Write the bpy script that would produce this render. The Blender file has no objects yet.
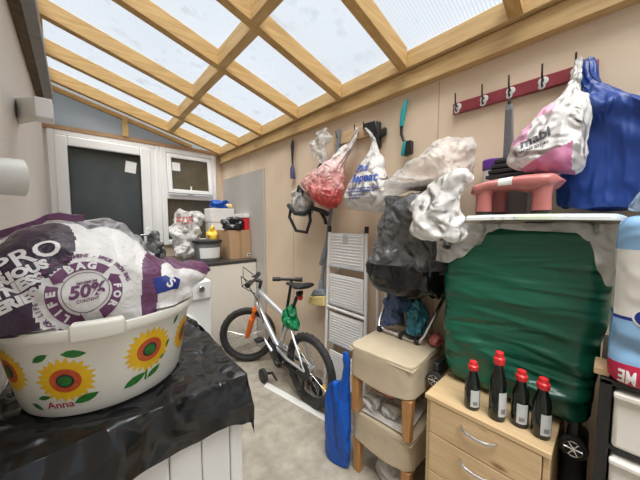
import bpy, bmesh, math, random
from mathutils import Vector, Matrix, noise
from mathutils.bvhtree import BVHTree
random.seed(7)
SC = bpy.context.scene
COL = SC.collection
PI = math.pi
V = Vector

# ------------------------------------------------------------------ materials
def mat(name, col, rough=.5, metal=0., spec=.5, vary=None, bump=None, alpha=1., transl=0., coat=0., emit=0.):
    """vary=(scale, colour2, sharpness 0..1)  bump=(scale, strength, distance, distortion)"""
    m = bpy.data.materials.new(name); m.use_nodes = True
    nt = m.node_tree; n = nt.nodes; L = nt.links
    out = n['Material Output']; p = n['Principled BSDF']
    p.inputs['Base Color'].default_value = (*col, 1)
    p.inputs['Roughness'].default_value = rough
    p.inputs['Metallic'].default_value = metal
    p.inputs['Specular IOR Level'].default_value = spec
    p.inputs['Coat Weight'].default_value = coat
    tc = n.new('ShaderNodeTexCoord')
    if vary:
        t = n.new('ShaderNodeTexNoise'); t.inputs['Scale'].default_value = vary[0]
        t.inputs['Detail'].default_value = 5; t.inputs['Roughness'].default_value = .6
        L.new(tc.outputs['Object'], t.inputs['Vector'])
        r = n.new('ShaderNodeValToRGB')
        w = .3 * (1 - vary[2]) + .02
        r.color_ramp.elements[0].position = .5 - w; r.color_ramp.elements[1].position = .5 + w
        r.color_ramp.elements[0].color = (*col, 1); r.color_ramp.elements[1].color = (*vary[1], 1)
        L.new(t.outputs['Fac'], r.inputs['Fac']); L.new(r.outputs['Color'], p.inputs['Base Color'])
        m['ramp'] = r.name
    nb = None
    if bump:
        t = n.new('ShaderNodeTexNoise'); t.inputs['Scale'].default_value = bump[0]
        t.inputs['Detail'].default_value = 4
        t.inputs['Distortion'].default_value = bump[3] if len(bump) > 3 else 0
        L.new(tc.outputs['Object'], t.inputs['Vector'])
        nb = n.new('ShaderNodeBump'); nb.inputs['Strength'].default_value = bump[1]
        nb.inputs['Distance'].default_value = bump[2]
        L.new(t.outputs['Fac'], nb.inputs['Height']); L.new(nb.outputs['Normal'], p.inputs['Normal'])
    sh = p.outputs['BSDF']
    if transl:
        tr = n.new('ShaderNodeBsdfTranslucent'); tr.inputs['Color'].default_value = (*col, 1)
        mx = n.new('ShaderNodeMixShader'); mx.inputs[0].default_value = transl
        L.new(sh, mx.inputs[1]); L.new(tr.outputs[0], mx.inputs[2]); sh = mx.outputs[0]
    if alpha < 1:
        tr = n.new('ShaderNodeBsdfTransparent')
        mx = n.new('ShaderNodeMixShader'); mx.inputs[0].default_value = alpha
        L.new(tr.outputs[0], mx.inputs[1]); L.new(sh, mx.inputs[2]); sh = mx.outputs[0]
    if emit:
        p.inputs['Emission Color'].default_value = (*col, 1); p.inputs['Emission Strength'].default_value = emit
    L.new(sh, out.inputs['Surface'])
    return m

def film(name, col, alpha=1., rough=.28, transl=.25, scale=22, strength=.7, stretch=(1, 1, 1)):
    """thin plastic film: two layers of creases in the normal"""
    m = mat(name, col, rough, 0, .5, alpha=alpha, transl=transl)
    nt = m.node_tree; n = nt.nodes; L = nt.links; p = n['Principled BSDF']
    tc = n.new('ShaderNodeTexCoord'); mp = n.new('ShaderNodeMapping'); mp.inputs['Scale'].default_value = stretch
    L.new(tc.outputs['Object'], mp.inputs['Vector']); last = None
    for sc, st, di, ds in ((scale*.55, min(1, strength*1.1), .10, .8), (scale*1.5, strength*.9, .04, .5)):
        t = n.new('ShaderNodeTexNoise'); t.noise_type = 'RIDGED_MULTIFRACTAL'; t.normalize = True
        t.inputs['Scale'].default_value = sc; t.inputs['Detail'].default_value = 2; t.inputs['Roughness'].default_value = .45
        t.inputs['Distortion'].default_value = ds
        L.new(mp.outputs['Vector'], t.inputs['Vector'])
        b = n.new('ShaderNodeBump'); b.inputs['Strength'].default_value = st; b.inputs['Distance'].default_value = di
        L.new(t.outputs['Fac'], b.inputs['Height'])
        if last: L.new(last.outputs['Normal'], b.inputs['Normal'])
        last = b
    L.new(last.outputs['Normal'], p.inputs['Normal'])
    return m

def wood(name, c1, c2, axis, rough=.6, stretch=14, scale=5.):
    m = mat(name, c1, rough); nt = m.node_tree; n = nt.nodes; L = nt.links; p = n['Principled BSDF']
    tc = n.new('ShaderNodeTexCoord'); mp = n.new('ShaderNodeMapping')
    s = [stretch]*3; s[axis] = 1.2
    mp.inputs['Scale'].default_value = s
    t = n.new('ShaderNodeTexNoise'); t.inputs['Scale'].default_value = scale; t.inputs['Detail'].default_value = 6
    t.inputs['Distortion'].default_value = .6
    r = n.new('ShaderNodeValToRGB'); r.color_ramp.elements[0].position = .32; r.color_ramp.elements[1].position = .7
    r.color_ramp.elements[0].color = (*c1, 1); r.color_ramp.elements[1].color = (*c2, 1)
    L.new(tc.outputs['Object'], mp.inputs['Vector']); L.new(mp.outputs['Vector'], t.inputs['Vector'])
    # knots
    k = n.new('ShaderNodeTexVoronoi'); k.inputs['Scale'].default_value = 5
    mp2 = n.new('ShaderNodeMapping'); s2 = [2.2]*3; s2[axis] = .8; mp2.inputs['Scale'].default_value = s2
    L.new(tc.outputs['Object'], mp2.inputs['Vector']); L.new(mp2.outputs['Vector'], k.inputs['Vector'])
    rk = n.new('ShaderNodeValToRGB'); rk.color_ramp.elements[0].position = .06; rk.color_ramp.elements[1].position = .13
    rk.color_ramp.elements[0].color = (.45, .3, .2, 1); rk.color_ramp.elements[1].color = (1, 1, 1, 1)
    L.new(k.outputs['Distance'], rk.inputs['Fac'])
    mx = n.new('ShaderNodeMix'); mx.data_type = 'RGBA'; mx.blend_type = 'MULTIPLY'; mx.inputs[0].default_value = 1
    L.new(t.outputs['Fac'], r.inputs['Fac'])
    L.new(r.outputs['Color'], mx.inputs[6]); L.new(rk.outputs['Color'], mx.inputs[7])
    L.new(mx.outputs[2], p.inputs['Base Color'])
    return m

M = {}
M['rafter'] = wood('pale_softwood', (.44, .26, .085), (.60, .39, .155), 0)
M['plate'] = wood('softwood_long', (.46, .29, .115), (.62, .43, .20), 1)
M['stud'] = wood('softwood_upright', (.52, .33, .12), (.66, .45, .2), 2)
M['strip'] = wood('brown_strip', (.36, .20, .10), (.47, .29, .15), 0)
M['leg'] = wood('stool_leg_wood', (.36, .17, .055), (.46, .24, .09), 2)
M['oak'] = wood('light_oak_veneer', (.52, .36, .19), (.62, .45, .26), 1, rough=.45, stretch=20)
M['hookwood'] = wood('pine_board', (.5, .33, .17), (.6, .42, .25), 1)
M['maroon'] = mat('maroon_paint', (.20, .022, .035), .35, vary=(30, (.30, .05, .06), .2))
M['render'] = mat('cream_masonry_paint', (.76, .705, .645), .8, vary=(5, (.82, .765, .70), 0), bump=(60, .35, .01))
M['plaster'] = mat('pink_beige_plaster', (.66, .51, .365), .85, vary=(2.2, (.76, .62, .47), 0), bump=(35, .18, .006))
M['seam'] = mat('board_seam', (.45, .32, .22), .9)
M['concrete'] = mat('worn_concrete', (.235, .207, .163), .8, vary=(11, (.42, .375, .305), .3), bump=(40, .25, .01))
M['upvc'] = mat('white_upvc', (.87, .86, .84), .3)
M['seal'] = mat('black_rubber_seal', (.03, .03, .03), .6)
M['glass'] = mat('dark_obscured_glass', (.035, .042, .04), .12, vary=(3, (.075, .085, .08), 0), bump=(60, .15, .004))
M['glass2'] = mat('dark_brown_obscured_glass', (.055, .052, .04), .14, vary=(5, (.15, .12, .075), 0), bump=(70, .2, .004))
M['paper'] = mat('white_paper', (.80, .80, .78), .7)
M['gable'] = mat('grey_blue_sheet', (.58, .63, .67), .5, vary=(6, (.66, .70, .73), 0), transl=.6)
M['gutter'] = mat('grey_plastic_gutter', (.20, .195, .19), .5, vary=(20, (.26, .25, .24), 0))
M['grime'] = mat('dark_mossy_soffit', (.075, .055, .035), .9, vary=(25, (.17, .12, .07), .3))
M['white'] = mat('white_plastic', (.80, .79, .77), .35)
M['offwhite'] = mat('aged_white_plastic', (.66, .65, .61), .4, vary=(8, (.72, .71, .67), 0))
M['enamel'] = mat('white_enamel', (.80, .80, .79), .25)
M['tub'] = mat('cream_tub_plastic', (.77, .75, .67), .35)
M['cream'] = mat('cream_laminate', (.70, .66, .58), .45, vary=(3, (.74, .70, .62), 0))
M['grey_panel'] = mat('warm_grey_board', (.43, .40, .365), .6, vary=(3, (.48, .45, .41), 0))
M['worktop'] = mat('black_worktop', (.03, .03, .03), .18, vary=(60, (.07, .065, .06), .2))
M['black'] = mat('black_plastic', (.016, .016, .017), .4)
M['matt_black'] = mat('matt_black', (.02, .02, .021), .75)
M['rubber'] = mat('black_rubber', (.025, .024, .023), .7, bump=(60, .4, .01))
M['chrome'] = mat('chrome', (.72, .72, .72), .18, 1)
M['alu'] = mat('silver_paint', (.60, .62, .65), .28, .55)
M['ladder'] = mat('white_painted_steel', (.72, .71, .70), .35)
M['orange'] = mat('orange_paint', (.80, .17, .02), .3)
M['red'] = mat('red_plastic', (.62, .025, .03), .3)
M['yellow'] = mat('yellow_plastic', (.80, .52, .05), .4)
M['blue'] = film('blue_carrier_plastic', (.005, .11, .55), rough=.3, transl=.3, scale=14, strength=.45, stretch=(1, 1, .5))
M['bigblue'] = film('royal_blue_plastic', (.012, .05, .25), rough=.40, transl=.2, scale=12, strength=.45, stretch=(1.3, 1.8, .4))
M['blackfilm'] = film('black_polythene', (.012, .012, .013), rough=.2, transl=0, scale=9, strength=.65)
M['greyfilm'] = film('grey_black_polythene', (.12, .12, .123), rough=.27, transl=.03, scale=13, strength=.9)
M['green'] = film('dark_green_polythene', (.008, .105, .060), rough=.25, transl=.03, scale=7, strength=.5, stretch=(1, .55, 2.6))
M['greenbag'] = film('bright_green_plastic', (.01, .27, .10), rough=.4)
M['whitefilm'] = film('white_thin_plastic', (.80, .78, .75), alpha=.9, rough=.27, transl=.3, scale=15, strength=.9)
M['clearfilm'] = film('clear_thin_plastic', (.80, .79, .77), alpha=.5, rough=.2, transl=.3, scale=16, strength=1.)
M['pinknet'] = film('pink_red_net_plastic', (.80, .36, .34), rough=.4, transl=.3, scale=40, strength=.4)
def fade(m, c_lo, c_mid, c_hi, z0, z1):
    """the printed film's own colour runs from c_lo through c_mid to c_hi up the bag"""
    nt = m.node_tree; n = nt.nodes; L = nt.links
    tc = n.new('ShaderNodeTexCoord'); sp = n.new('ShaderNodeSeparateXYZ'); L.new(tc.outputs['Object'], sp.inputs[0])
    t = n.new('ShaderNodeTexNoise'); t.inputs['Scale'].default_value = 14; t.inputs['Detail'].default_value = 5; L.new(tc.outputs['Object'], t.inputs['Vector'])
    a = n.new('ShaderNodeMath'); a.operation = 'MULTIPLY_ADD'; a.inputs[1].default_value = .30; L.new(t.outputs['Fac'], a.inputs[0]); L.new(sp.outputs['Z'], a.inputs[2])
    mr = n.new('ShaderNodeMapRange'); mr.inputs['From Min'].default_value = z0+.15; mr.inputs['From Max'].default_value = z1+.15; L.new(a.outputs[0], mr.inputs['Value'])
    r = n.new('ShaderNodeValToRGB'); e = r.color_ramp.elements
    e[0].color = (*c_lo, 1); e[1].color = (*c_hi, 1); q = e.new(.35); q.color = (*c_mid, 1); L.new(mr.outputs['Result'], r.inputs['Fac'])
    for x in n:
        if x.type == 'BSDF_PRINCIPLED': L.new(r.outputs['Color'], x.inputs['Base Color'])
        if x.type == 'BSDF_TRANSLUCENT': L.new(r.outputs['Color'], x.inputs['Color'])
fade(M['pinknet'], (.62, .09, .085), (.80, .36, .34), (.82, .76, .72), .05, .36)
M['rednet'] = mat('red_net', (.62, .12, .11), .5)
M['pink'] = mat('salmon_pink_plastic', (.44, .145, .13), .32)
M['magenta'] = mat('magenta_print', (.40, .085, .20), .4, vary=(12, (.56, .26, .38), .2))
M['rose'] = mat('rose_print', (.56, .29, .40), .4)
M['peach'] = mat('peach_cloth', (.74, .55, .42), .9, vary=(9, (.80, .70, .62), .4))
M['suede'] = mat('beige_suede', (.45, .365, .25), .85, vary=(9, (.53, .44, .315), .1), bump=(50, .2, .005))
M['card'] = mat('brown_cardboard', (.42, .26, .145), .75, vary=(4, (.46, .29, .17), 0))
M['tape'] = mat('tan_tape', (.36, .22, .12), .4)
M['teal'] = mat('teal_plastic', (.01, .30, .32), .4)
M['violet'] = mat('violet_plastic', (.06, .045, .13), .4)
M['purple'] = mat('purple_plastic', (.13, .03, .33), .4)
M['steel_grey'] = mat('blue_grey_plastic', (.19, .22, .25), .45)
M['grey'] = mat('grey_plastic', (.25, .25, .255), .45)
M['midgrey'] = mat('mid_grey_rubber', (.17, .175, .18), .5)
M['palegrey'] = mat('pale_grey_cloth', (.62, .60, .56), .8, vary=(24, (.16, .155, .15), .6))
M['bristle'] = mat('yellow_bristle', (.74, .58, .24), .9, bump=(150, .8, .01))
M['navy'] = mat('navy_print', (.012, .03, .22), .4)
M['inkblue'] = mat('blue_ink', (.03, .08, .36), .5)
M['ink'] = mat('dark_ink', (.035, .03, .045), .5)
M['bagwhite'] = mat('woven_white_plastic', (.74, .72, .70), .4, vary=(6, (.66, .64, .62), 0), bump=(28, .6, .01, 1.2))
M['bagblack'] = mat('woven_dark_plum_plastic', (.018, .009, .020), .33, vary=(5, (.048, .02, .05), 0), bump=(28, .6, .01, 1.2))
M['plum'] = mat('woven_plum_plastic', (.095, .024, .075), .35, vary=(9, (.16, .055, .13), 0), bump=(30, .7, .01, 1.2))
M['plumink'] = mat('plum_ink', (.13, .04, .11), .5)
M['lilac'] = mat('lilac_plastic', (.35, .28, .42), .45, bump=(20, .5, .01, 1))
M['bagtext'] = mat('pale_lettering', (.72, .70, .70), .5)
M['greyplast'] = film('grey_white_woven_plastic', (.50, .49, .50), rough=.4, transl=.2)
M['petal'] = mat('sunflower_yellow', (.86, .56, .012), .5, vary=(40, (.80, .44, .01), .2))
M['petal_in'] = mat('sunflower_orange', (.62, .13, .02), .5, vary=(60, (.50, .05, .02), .3))
M['leafgreen'] = mat('painted_leaf_green', (.03, .24, .03), .5, vary=(50, (.015, .12, .02), .3))
M['redink'] = mat('red_ink', (.40, .03, .05), .5)
M['bottle'] = mat('dark_green_black_bottle', (.005, .008, .006), .10, coat=.2)
M['label'] = mat('grey_bottle_label', (.50, .52, .52), .5)
M['barcode'] = mat('black_bars', (.04, .04, .04), .5)
M['packwhite'] = film('white_roll_wrap', (.76, .74, .68), rough=.35, transl=.1, scale=10, strength=.35)
M['packblue'] = film('light_blue_roll_wrap', (.25, .44, .67), rough=.3, transl=.1, scale=10, strength=.35)
M['packnavy'] = mat('navy_roll_wrap', (.01, .03, .24), .35)
M['packred'] = mat('crimson_roll_wrap', (.48, .012, .06), .35)
M['drawer'] = mat('milky_drawer_plastic', (.70, .68, .62), .35)
M['lidwrap'] = film('pale_blue_clear_wrap', (.52, .66, .80), alpha=.75, rough=.2, transl=.2)
M['sleevewhite'] = mat('white_card_sleeve', (.56, .57, .54), .35, vary=(18, (.64, .65, .62), .2))
M['sleevegreen'] = mat('green_sleeve_print', (.40, .50, .36), .4, vary=(30, (.62, .64, .50), .3))
M['sleeveblue'] = mat('blue_sleeve_print', (.36, .52, .64), .4, vary=(20, (.55, .66, .72), .3))
M['tealbag'] = film('teal_crumpled_plastic', (.05, .25, .33), rough=.35)
M['bluegreybag'] = film('blue_grey_crumpled_plastic', (.12, .18, .33), rough=.35)
M['papers'] = mat('newsprint', (.60, .57, .54), .8, vary=(30, (.72, .70, .67), .4))
M['redprint'] = mat('faded_red_print', (.55, .16, .14), .5)

# roof sheet: clear twin-wall polycarbonate with fine flutes
def roof_material():
    m = bpy.data.materials.new('twin_wall_polycarbonate'); m.use_nodes = True
    nt = m.node_tree; n = nt.nodes; L = nt.links
    n.remove(n['Principled BSDF'])
    tc = n.new('ShaderNodeTexCoord')
    w = n.new('ShaderNodeTexWave'); w.wave_type = 'BANDS'; w.bands_direction = 'Y'
    w.inputs['Scale'].default_value = 22; w.inputs['Distortion'].default_value = .15
    L.new(tc.outputs['Object'], w.inputs['Vector'])
    nz = n.new('ShaderNodeTexNoise'); nz.inputs['Scale'].default_value = 9; nz.inputs['Detail'].default_value = 6
    L.new(tc.outputs['Object'], nz.inputs['Vector'])
    r = n.new('ShaderNodeValToRGB')
    r.color_ramp.elements[0].position = .1; r.color_ramp.elements[0].color = (.86, .88, .89, 1)
    r.color_ramp.elements[1].position = .45; r.color_ramp.elements[1].color = (.97, .98, .985, 1)
    L.new(w.outputs['Fac'], r.inputs['Fac'])
    r2 = n.new('ShaderNodeValToRGB')
    r2.color_ramp.elements[0].position = .28; r2.color_ramp.elements[0].color = (.90, .905, .905, 1)
    r2.color_ramp.elements[1].position = .42; r2.color_ramp.elements[1].color = (1, 1, 1, 1)
    L.new(nz.outputs['Fac'], r2.inputs['Fac'])
    mx = n.new('ShaderNodeMix'); mx.data_type = 'RGBA'; mx.blend_type = 'MULTIPLY'; mx.inputs[0].default_value = 1
    L.new(r.outputs['Color'], mx.inputs[6]); L.new(r2.outputs['Color'], mx.inputs[7])
    t = n.new('ShaderNodeBsdfTransparent'); L.new(mx.outputs[2], t.inputs['Color'])
    tl = n.new('ShaderNodeBsdfTranslucent'); tl.inputs['Color'].default_value = (.9, .92, .94, 1)
    g = n.new('ShaderNodeBsdfGlossy'); g.inputs['Roughness'].default_value = .25; g.inputs['Color'].default_value = (.9, .9, .9, 1)
    a = n.new('ShaderNodeMixShader'); a.inputs[0].default_value = .06
    b = n.new('ShaderNodeMixShader'); b.inputs[0].default_value = .03
    L.new(t.outputs[0], a.inputs[1]); L.new(tl.outputs[0], a.inputs[2])
    L.new(a.outputs[0], b.inputs[1]); L.new(g.outputs[0], b.inputs[2])
    L.new(b.outputs[0], n['Material Output'].inputs['Surface'])
    return m
M['roof'] = roof_material()

# ------------------------------------------------------------------ mesh builder
def nz(p, s, seed=0., octv=1):
    q = V(p) * s + V((seed * 7.3, seed * 3.1, -seed * 5.7)); r = 0; a = 1
    for _ in range(octv):
        r += a * noise.noise(q); q = q * 2.03; a *= .5
    return r

_dirs = {}
def ridge(p, s, seed=0.):
    """folds like crumpled film: flat facets meeting in sharp creases"""
    k = round(seed, 3)
    if k not in _dirs:
        rd = random.Random(k); _dirs[k] = [(V((rd.gauss(0, 1), rd.gauss(0, 1), rd.gauss(0, 1))).normalized() * rd.uniform(.6, 1.3), rd.uniform(0, 9)) for _ in range(5)]
    q = V(p) * s; o = V((seed*7.3, -seed*3.1, seed*5.7))
    h = q*.55 + o; w = V((noise.noise(h), noise.noise(h + V((31.7, 5.1, 9.3))), noise.noise(h + V((-7.9, 43.3, 17.1))))) * 1.1; q = q + w; r = 0; wt = 0
    for i, (d, ph) in enumerate(_dirs[k]):
        x = (q.dot(d) + ph) % 2.; g = max(0., .55 + 1.5*noise.noise(q*.45 + o + V((i*11.1, 0, 0))))
        r += g*(1 - 2*abs(x-1)); 
    return .55*r + .1

class MB:
    def __init__(s): s.bm = bmesh.new()
    def _mi(s, fs, mi):
        for f in fs: f.material_index = mi
    def box(s, x0, x1, y0, y1, z0, z1, mi=0, rot=None, piv=None):
        vs = [s.bm.verts.new((x, y, z)) for x in (x0, x1) for y in (y0, y1) for z in (z0, z1)]
        q = [(0, 1, 3, 2), (4, 6, 7, 5), (0, 4, 5, 1), (2, 3, 7, 6), (0, 2, 6, 4), (1, 5, 7, 3)]
        s._mi([s.bm.faces.new([vs[i] for i in f]) for f in q], mi)
        if rot:
            c = V(piv) if piv else V(((x0+x1)/2, (y0+y1)/2, (z0+z1)/2))
            for v in vs: v.co = rot @ (v.co - c) + c
        return vs
    def hexa(s, pts, mi=0):          # 8 pts, order as box
        vs = [s.bm.verts.new(p) for p in pts]
        q = [(0, 1, 3, 2), (4, 6, 7, 5), (0, 4, 5, 1), (2, 3, 7, 6), (0, 2, 6, 4), (1, 5, 7, 3)]
        s._mi([s.bm.faces.new([vs[i] for i in f]) for f in q], mi)
        return vs
    def rings(s, rings, mi=0, cap=True, closed=False):
        R = [[s.bm.verts.new(p) for p in r] for r in rings]; fs = []
        k = len(R[0]); prs = list(zip(R, R[1:])) + ([(R[-1], R[0])] if closed else [])
        for a, b in prs:
            for i in range(k):
                j = (i + 1) % k
                try: fs.append(s.bm.faces.new((a[i], a[j], b[j], b[i])))
                except ValueError: pass
        if cap and not closed:
            fs.append(s.bm.faces.new(list(reversed(R[0])))); fs.append(s.bm.faces.new(R[-1]))
        s._mi(fs, mi); return R
    def tube(s, pts, r, n=10, mi=0, closed=False, cap=True):
        pts = [V(p) for p in pts]; N = len(pts); rr = r if isinstance(r, (list, tuple)) else [r]*N
        up = None; rings = []
        for i, p in enumerate(pts):
            if closed: t = pts[(i+1) % N] - pts[i-1]
            else: t = pts[min(i+1, N-1)] - pts[max(i-1, 0)]
            t.normalize()
            if up is None:
                up = V((0, 0, 1)) if abs(t.z) < .9 else V((1, 0, 0))
            up = (up - t * up.dot(t)).normalized(); w = t.cross(up)
            rings.append([p + rr[i]*(math.cos(2*PI*k/n)*up + math.sin(2*PI*k/n)*w) for k in range(n)])
        return s.rings(rings, mi, cap, closed)
    def cyl(s, a, b, r0, r1=None, n=20, mi=0): return s.tube([a, b], [r0, r0 if r1 is None else r1], n, mi)
    def lathe(s, prof, c, n=32, mi=0, axis=2, cap=True, sx=1., sy=1.):
        rings = []
        for r, h in prof:
            ring = []
            for k in range(n):
                a = 2*PI*k/n; p = [0, 0, 0]
                p[(axis+1) % 3] = r*math.cos(a)*sx; p[(axis+2) % 3] = r*math.sin(a)*sy; p[axis] = h
                ring.append((c[0]+p[0], c[1]+p[1], c[2]+p[2]))
            rings.append(ring)
        return s.rings(rings, mi, cap)
    def grid(s, f, nu, nv, mi=0):
        g = [[s.bm.verts.new(f(i/nu, j/nv)) for j in range(nv+1)] for i in range(nu+1)]; fs = []
        for i in range(nu):
            for j in range(nv): fs.append(s.bm.faces.new((g[i][j], g[i+1][j], g[i+1][j+1], g[i][j+1])))
        s._mi(fs, mi); return g
    def flat(s, verts, faces, place, mi):
        vs = [place(*p) for p in verts]
        bv = [s.bm.verts.new(p) if p is not None else None for p in vs]
        for f in faces:
            if all(bv[i] is not None for i in f):
                try:
                    q = s.bm.faces.new([bv[i] for i in f]); q.material_index = mi; q.smooth = False
                except ValueError: pass
    def crumple(s, amp, scale, seed=0., ridged=True, verts=None, clamp=None, wt=None, az=1., fix=False):
        if fix: bmesh.ops.recalc_face_normals(s.bm, faces=s.bm.faces)
        s.bm.normal_update()
        for v in (verts or list(s.bm.verts)):
            q = (v.co.x, v.co.y, v.co.z*az); d = ridge(q, scale, seed) - .3 if ridged else nz(q, scale, seed, 3)
            v.co = v.co + v.normal * (amp * d * (wt(v.co) if wt else 1))
        if clamp:
            for v in s.bm.verts: clamp(v.co)
    def bvh(s):
        s.bm.normal_update(); return BVHTree.FromBMesh(s.bm)
    def build(s, name, mats, parent=None, bevel=0., sharp=35, smooth=True, seg=2, subsurf=0, solid=0., recalc=True):
        bm = s.bm
        if recalc: bmesh.ops.recalc_face_normals(bm, faces=bm.faces)
        if parent: o0 = V(parent['org'])
        else:
            lo = V([min(v.co[i] for v in bm.verts) for i in range(3)]); hi = V([max(v.co[i] for v in bm.verts) for i in range(3)])
            o0 = V(((lo.x+hi.x)/2, (lo.y+hi.y)/2, lo.z))
        bmesh.ops.translate(bm, verts=bm.verts, vec=-o0)
        me = bpy.data.meshes.new(name)
        for f in bm.faces: f.smooth = smooth and f.smooth or smooth
        bm.to_mesh(me); bm.free()
        if smooth: me.set_sharp_from_angle(angle=math.radians(sharp))
        for m in (mats if isinstance(mats, (list, tuple)) else [mats]): me.materials.append(M[m])
        o = bpy.data.objects.new(name, me); COL.objects.link(o)
        if parent: o.parent = parent; o['org'] = list(o0)
        else: o.location = o0; o['org'] = list(o0)
        if solid:
            q = o.modifiers.new('thickness', 'SOLIDIFY'); q.thickness = solid
        if bevel:
            b = o.modifiers.new('bevel', 'BEVEL'); b.width = bevel; b.segments = seg; b.limit_method = 'ANGLE'; b.angle_limit = math.radians(40)
        if subsurf:
            q = o.modifiers.new('sub', 'SUBSURF'); q.levels = q.render_levels = subsurf
        return o

ROOTS = []
def thing(name, label, cat, loc, group=None):
    o = bpy.data.objects.new(name, None); COL.objects.link(o); o.location = loc; o.empty_display_size = .05
    o['org'] = list(loc); tag(o, label, cat, group); return o
def tag(o, label, cat, group=None, kind=None):
    o['label'] = label; o['category'] = cat
    if group: o['group'] = group
    if kind: o['kind'] = kind
    return o
def struct(o, label=None):
    o['kind'] = 'structure'
    if label: o['label'] = label
    return o
def copy_tree(o, parent=None):
    c = o.copy(); COL.objects.link(c)
    if parent: c.parent = parent
    for ch in list(o.children): copy_tree(ch, c)
    return c

# text as flat mesh
_tc = {}
def text_mesh(t, size, maxlen=.008, offset=0., spacing=1., shear=0.):
    cu = bpy.data.curves.new('t', 'FONT'); cu.body = t; cu.size = size; cu.offset = offset; cu.resolution_u = 3
    cu.align_x = 'CENTER'; cu.align_y = 'CENTER'; cu.space_character = spacing; cu.shear = shear
    o = bpy.data.objects.new('t', cu); COL.objects.link(o)
    dg = bpy.context.evaluated_depsgraph_get(); dg.update()
    me = bpy.data.meshes.new_from_object(o.evaluated_get(dg))
    bm = bmesh.new(); bm.from_mesh(me)
    bpy.data.objects.remove(o); bpy.data.curves.remove(cu); bpy.data.meshes.remove(me)
    return refine(bm, maxlen)
def refine(bm, maxlen):
    bmesh.ops.triangulate(bm, faces=bm.faces)
    for _ in range(4):
        e = [x for x in bm.edges if x.calc_length() > maxlen]
        if not e: break
        bmesh.ops.subdivide_edges(bm, edges=e, cuts=1); bmesh.ops.triangulate(bm, faces=[f for f in bm.faces if len(f.verts) > 3])
    bm.verts.index_update()
    r = ([(v.co.x, v.co.y) for v in bm.verts], [[v.index for v in f.verts] for f in bm.faces]); bm.free(); return r
def poly_mesh(pts, maxlen=.01, strip=False):
    bm = bmesh.new(); vs = [bm.verts.new((x, y, 0)) for x, y in pts]; n = len(vs)
    if strip:
        for i in range(n//2-1): bm.faces.new((vs[i], vs[i+1], vs[n-2-i], vs[n-1-i]))
    else:
        c = bm.verts.new((sum(p[0] for p in pts)/n, sum(p[1] for p in pts)/n, 0))
        for i in range(n): bm.faces.new((vs[i], vs[(i+1) % n], c))
    return refine(bm, maxlen)
def projector(bvh, org, right, up, d, off, rot=0., back=.3):
    """flat coordinates -> point on the surface met when travelling along d"""
    org, right, up, d = V(org), V(right).normalized(), V(up).normalized(), V(d).normalized()
    c, s = math.cos(rot), math.sin(rot)
    def f(x, y):
        p = org + right*(c*x - s*y) + up*(s*x + c*y) - d*back
        loc, nrm, _, _ = bvh.ray_cast(p, d)
        if loc is None: return None
        if nrm.dot(d) > 0: nrm = -nrm
        return loc + nrm*off
    return f

def interp(tab, x):
    if x <= tab[0][0]: return tab[0][1]
    for (a, b), (c, d) in zip(tab, tab[1:]):
        if x <= c:
            t = (x-a)/(c-a); t = t*t*(3-2*t); return b + (d-b)*t
    return tab[-1][1]
def catmull(rows, t):
    n = len(rows)-1; x = min(max(t, 0), .99999)*n; i = int(x); u = x-i
    p = [rows[min(max(i+k, 0), n)] for k in (-1, 0, 1, 2)]
    return [.5*((2*p[1][k]) + (-p[0][k]+p[2][k])*u + (2*p[0][k]-5*p[1][k]+4*p[2][k]-p[3][k])*u*u + (-p[0][k]+3*p[1][k]-3*p[2][k]+p[3][k])*u**3) for k in range(len(rows[0]))]
def blob(mb, rows, n=64, m=48, e=1., folds=0, famp=None, mi=0, seed=0.):
    """rows: (z, cx, cy, rx, ry) bottom to top.  folds: gathers, famp(t) their depth"""
    rings = []
    for j in range(m+1):
        t = j/m; z, cx, cy, rx, ry = catmull(rows, t); rx = max(rx, .002); ry = max(ry, .002)
        ring = []
        for k in range(n):
            a = 2*PI*k/n; c, s = math.cos(a), math.sin(a)
            q = 1.
            if folds: q += famp(t)*(math.sin(folds*a + seed + 3*math.sin(a*2+seed)) + .5*math.sin(folds*1.7*a + 2*seed))
            ce = math.copysign(abs(c)**e, c); se = math.copysign(abs(s)**e, s)
            ring.append((cx + rx*q*ce, cy + ry*q*se, z))
        rings.append(ring)
    mb.rings(rings, mi)
    bmesh.ops.recalc_face_normals(mb.bm, faces=mb.bm.faces)

def wallclamp(x1, x0=None, z0=None):
    def f(c):
        if c.x > x1: c.x = x1
        if x0 is not None and c.x < x0: c.x = x0
        if z0 is not None and c.z < z0: c.z = z0
    return f

# ================================================================== SETTING
XL, XR, YF, YB = -.165, 1.377, 3.30, -1.3
RM, RZ = .264, 2.09                      # roof pitch, rafter underside at x = 1.327
def rz(x): return RZ + RM*(1.327 - x)

b = MB(); b.box(XL-.2, XR+.15, YB, YF+.15, -.1, 0); struct(b.build('floor', 'concrete'), 'bare worn concrete floor')
b = MB(); b.box(XL-.12, XL, YB, YF, 0, 2.62); struct(b.build('wall_left', 'render'), 'cream painted house wall on the left')
b = MB(); b.box(XR, XR+.1, YB, YF+.12, 0, 2.19)
for y in (.62, 1.84, 2.62): b.box(XR-.0012, XR, y, y+.004, 0, 2.0, 1)
struct(b.build('wall_right', ['plaster', 'seam']), 'pinkish beige boarded wall on the right')
b = MB()                                  # far wall under and beside the window and door frame
b.box(.70, XR, YF, YF+.12, 0, 1.05); b.box(1.29, XR, YF, YF+.12, 1.05, 2.11); b.box(XL, -.143, YF, YF+.12, 0, 2.11, 1)
struct(b.build('wall_far', ['plaster', 'upvc']), 'short end wall around the door and window')
b = MB(); b.box(XL-.001, -.06+.02, YF-.035, YF+.10, 2.10, 2.135); b.box(-.04, XR, YF-.035, YF+.10, 2.10, 2.135)
struct(b.build('trim_1', 'strip'), 'brown timber strip above the white door frame')
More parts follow.
